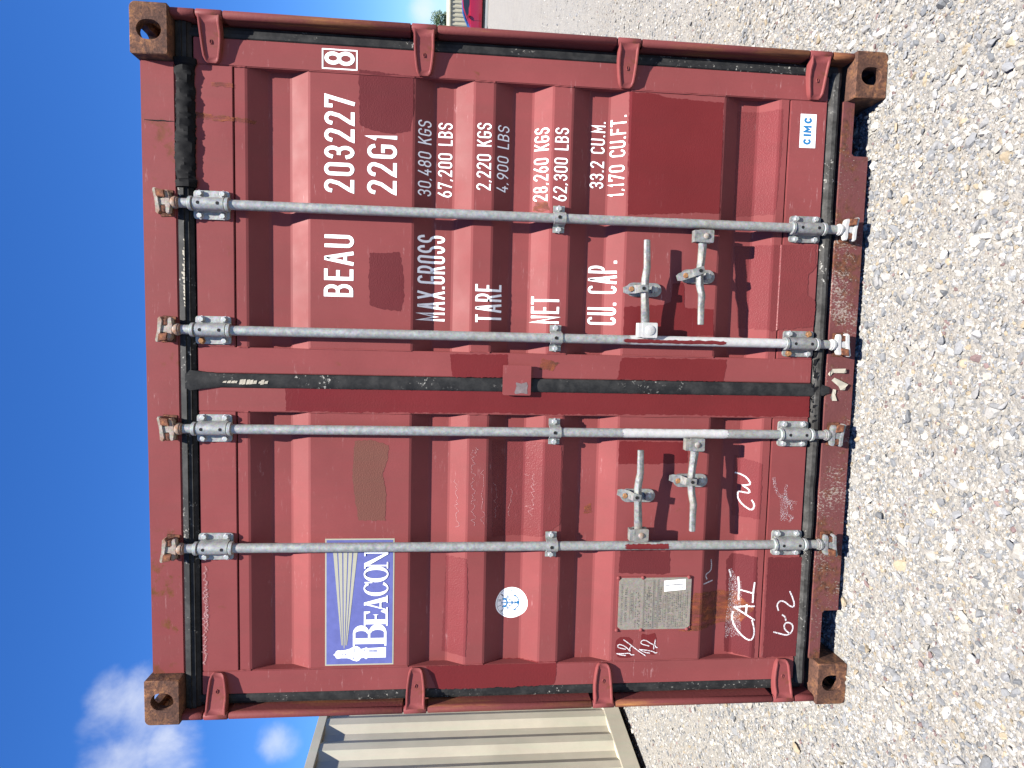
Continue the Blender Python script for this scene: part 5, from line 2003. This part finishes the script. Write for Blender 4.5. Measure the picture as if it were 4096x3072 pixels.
for sg in (-1, 1):
    for q in range(7):
        a = math.radians(58 - q * 5)
        for r0, r1 in ((225, 285), (300, 330)):
            rays.append(ribbon([rc(790 - r0 * math.cos(a) * 0.8, 860 + sg * r0 * math.sin(a)), rc(790 - r1 * math.cos(a) * 0.8, 860 + sg * r1 * math.sin(a))], RR / 565 * 9))
drape('sticker_rays', rays, 'ink_blue', DOOR[-1], 0.0012)

# white maker's sticker on the right door
drape('maker_sticker', [[[(0.8880, 0.2250), (1.0080, 0.2262), (1.0075, 0.2872), (0.8872, 0.2860)]]], 'sticker_white', DOOR[1], 0.0006)
drape('maker_lettering', lettering('cIMc', 0.8985, 0.2430, 0.9965, 0.2435, 0.0300, 0.27, 0.30), 'ink_blue', DOOR[1], 0.0010)['label'] = 'blue lettering CIMC'
rng = random.Random(9)
tiny = []
x = 0.925
for c in 'WWW.CIMC.COM':
    w = 0.0035 if c != '.' else 0.0012
    tiny.append([[(x, 0.2325), (x + w, 0.2325), (x + w, 0.2375 if c != '.' else 0.2340), (x, 0.2375 if c != '.' else 0.2340)]])
    x += w + 0.0024
drape('maker_small_print', [ribbon([(a[0][0][0], a[0][0][1]), (a[0][2][0], a[0][2][1])], 0.0012) for a in tiny], 'ink_blue', DOOR[1], 0.0010)

# approval plate with rivets on the left door
PX0, PX1, PZ0, PZ1 = -0.9310, -0.7270, 0.6155, 0.9010
ply = FY - 0.001
m = MB().prism(rrect((PX0 + PX1) / 2, (PZ0 + PZ1) / 2, PX1 - PX0 + 0.010, PZ1 - PZ0 + 0.006, 0.004), PY - 0.0035, PY + 0.001)
build('plate_backing', m, 'red_paint', DOOR[-1], bevel=0.001)
cxp, czp = (PX0 + PX1) / 2, (PZ0 + PZ1) / 2
m = MB().prism([(PX0 + 0.014, PZ0), (PX1 - 0.006, PZ0), (PX1, PZ0 + 0.008), (PX1, PZ1 - 0.014), (PX1 - 0.014, PZ1 - 0.004), (PX0 + 0.014, PZ1 - 0.004), (PX0 + 0.002, PZ1 - 0.016), (PX0 + 0.002, PZ0 + 0.014)], PY - 0.0052, PY - 0.003)
plate = build('data_plate', m, 'plate_metal', DOOR[-1], bevel=0.0005)
plate['label'] = 'grey metal approval plate with white sticker'
riv = MB().lathe((0, 0, 0), (0, -1, 0), [(0, 0.0075), (0.003, 0.0065), (0.0055, 0.003)], 10)
RIV = mesh_of(riv, ['red_paint'])
for x, z in ((PX0, PZ1 - 0.001), (PX0, PZ0 + 0.190), (PX0, PZ0 + 0.01), (PX1, PZ1 - 0.001), (PX1, PZ0 + 0.190), (PX1, PZ0 + 0.01)):
    link('rivet', RIV, DOOR[-1], (x, PY - 0.0035, z))


def pp(x, y):
    """close-up pixels of the plate -> (x, z)"""
    return (-0.9300 + (1035 - y) / (1035 - 135) * 0.2035, 0.9010 - (x - 130) / (1405 - 130) * 0.2860)


def pline(txt, xb, xt, y0, y1, tk=0.16):
    a, b = pp(xb, y0), pp(xb, y1)
    return lettering(txt, a[0], a[1], b[0], b[1], pp(xt, y0)[1] - a[1], tk, 0.32)


def flat_print(name, shapes, mat, y, parent):
    bm = bmesh.new()
    for k_, shp in enumerate(shapes):
        if shp[0] == 'T':
            vs_ = [bm.verts.new((px_, y - k_ * 0.000008, pz_)) for px_, pz_ in shp[1]]
            fs = shp[2]
        else:
            vs_ = [bm.verts.new((px_, y - k_ * 0.000008, pz_)) for lp in shp for px_, pz_ in lp]
            fs = tessellate_polygon([[Vector((px_, pz_, 0)) for px_, pz_ in lp] for lp in shp])
        for f in fs:
            try:
                bm.faces.new([vs_[i] for i in f])
            except ValueError:
                pass
    me = bpy.data.meshes.new(name)
    bm.to_mesh(me)
    bm.free()
    me.materials.append(MATS[mat])
    return link(name, me, parent)


eng = pline('APPROVED FOR TRANSPORT', 222, 190, 950, 240) + pline('UNDER CUSTOMS SEAL', 290, 255, 890, 300) + pline('CIMC', 690, 640, 475, 290, 0.22) + pline('CSC SAFETY APPROVAL', 888, 850, 905, 290)
eng += pline('1-2012-00108', 385, 355, 760, 400)
for (x0, y0, x1, y1) in ((340, 345, 400, 845), (915, 450, 965, 875), (590, 190, 740, 1010), (985, 380, 1180, 665), (1220, 360, 1340, 665)):
    q = [pp(x0, y0), pp(x1, y0), pp(x1, y1), pp(x0, y1)]
    eng.append(ribbon(q + [q[0]], 0.0007))
for xx in (575, 745, 765, 815, 835):
    eng.append(ribbon([pp(xx, 170), pp(xx, 1010)], 0.0008))
for xx in (440, 480, 505, 600, 630, 665, 700, 785, 940, 1000, 1020, 1065, 1090, 1130, 1160, 1200, 1240, 1275, 1315):
    y = 990
    while y > 400:
        ln = rng.uniform(8, 34)
        if rng.random() < 0.72:
            eng.append(ribbon([pp(xx, y), pp(xx, y - ln)], rng.uniform(0.0012, 0.0024), caps=False))
        y -= ln + rng.uniform(5, 16)
eo = flat_print('plate_engraving', eng, 'engraved', PY - 0.0054, DOOR[-1])
q = [pp(922, 190), pp(1298, 163), pp(1303, 345), pp(930, 377)]
flat_print('plate_sticker', [[q]], 'sticker_white', PY - 0.0060, DOOR[-1])
st = []
for xx, y0, y1, hgt in ((966, 262, 215, 0), (1010, 350, 300, 0)):
    pass
for i in range(13):
    st.append(ribbon([pp(945 + i * 26, 222 - i * 1.6), pp(960 + i * 26, 221 - i * 1.6)], 0.0026, caps=False))
    st.append(ribbon([pp(945 + i * 24, 270 - i * 1.6), pp(962 + i * 24, 269 - i * 1.6)], 0.0040, caps=False))
    st.append(ribbon([pp(955 + i * 26, 345 - i * 1.6), pp(955 + i * 26, 312 - i * 1.6)], 0.0016, caps=False))
flat_print('plate_sticker_print', st, 'ink_dark', PY - 0.0064, DOOR[-1])

# chalk and paint-pen writing
CH = DATA['CHALK']
for key, t, mat in (('cai', 0.0058, 'chalk'), ('six', 0.0056, 'chalk'), ('twelve', 0.0048, 'chalk'), ('cw', 0.0056, 'chalk'), ('smear', 0.012, 'chalk_smear'), ('date', 0.0036, 'chalk'), ('scribble', 0.0016, 'chalk_thin'), ('ghost', 0.0050, 'chalk_thin')):
    strokes = []
    for pth in CH[key]:
        # smooth the hand strokes
        P = [Vector(p) for p in pth]
        if len(P) > 2 and key not in ('scribble', 'ghost'):
            Q = [P[0]]
            for a, b in zip(P, P[1:]):
                Q += [a * 0.75 + b * 0.25, a * 0.25 + b * 0.75]
            Q.append(P[-1])
            P = Q
        strokes.append(ribbon([tuple(p) for p in P], t))
    o = drape('chalk_writing', strokes, mat, DOOR[-1], 0.0012)
    o['label'] = {'cai': 'chalk writing CAI', 'six': 'chalk writing 6-2', 'twelve': 'chalk writing 12', 'cw': 'chalk writing CW', 'smear': 'rubbed chalk smear', 'date': 'painted date 12/12', 'scribble': 'thin scratched handwriting', 'ghost': 'row of worn white flecks'}[key]
for cx, cz, w, h, sd_ in ((-0.868, 0.428, 0.26, 0.055, 3), (-0.465, 0.262, 0.11, 0.032, 6)):
    bl = blob(cx, cz, w, h, 0, sd_, 0.5)
    drape('chalk_smear', [[[(p[0], p[2]) for p in bl.v]]], 'chalk_smear', DOOR[-1], 0.0009)
# darker overspray round the painted date
for cx, cz, w, h, sd_ in ((-1.005, 0.868, 0.085, 0.070, 1), (-0.990, 0.775, 0.085, 0.068, 2)):
    bl = blob(cx, cz, w, h, 0, sd_, 0.3)
    drape('paint_patch', [[[(p[0], p[2]) for p in bl.v]]], 'fresh_patch', DOOR[-1], 0.0007)

# rust runs
for s, pts in ((-1, [(-0.935, 0.660), (-0.820, 0.6145), (-0.790, 0.600), (-0.800, 0.42), (-0.860, 0.36), (-0.915, 0.40), (-0.945, 0.60)]),
               (1, [(0.625, 1.255), (0.660, 1.252), (0.655, 1.215), (0.62, 1.20)]),
               (-1, [(-0.490, 1.035), (-0.455, 1.030), (-0.450, 1.005), (-0.485, 1.000)]),
               (1, [(0.055, 1.225), (0.098, 1.215), (0.080, 1.150), (0.050, 1.175)]),
               (1, [(0.875, 2.4125), (0.895, 2.4125), (0.885, 2.22), (0.872, 2.22)]),
               (1, [(0.985, 2.36), (1.00, 2.36), (0.998, 2.287), (0.984, 2.287)])):
    drape('rust_stain', [[ragged(pts, 0.006, 0.006, pts[0][0] * 9)]], 'rust_stain', DOOR[s], 0.0008)

# peeling paper tape on the sill
for k_, loop in enumerate(DATA['TAPE']):
    m = MB()
    n = len(loop)
    cz = sum(p[1] for p in loop) / n
    vv = [(x, 0.0462 - 0.10 * max(0, 0.112 - z) ** 1.0 * (1.0 if k_ < 2 else 0.4) - (0.003 if i % 2 else 0), z) for i, (x, z) in enumerate(loop)]
    m.add(vv, [tuple(t) for t in tessellate_polygon([[Vector((x, z, 0)) for x, z in loop]])])
    m.add([(x, y + 0.0012, z) for x, y, z in vv], [tuple(t) for t in tessellate_polygon([[Vector((x, z, 0)) for x, z in loop]])])
    build('peeling_tape', m, 'tape_paper', sill, fix=False)
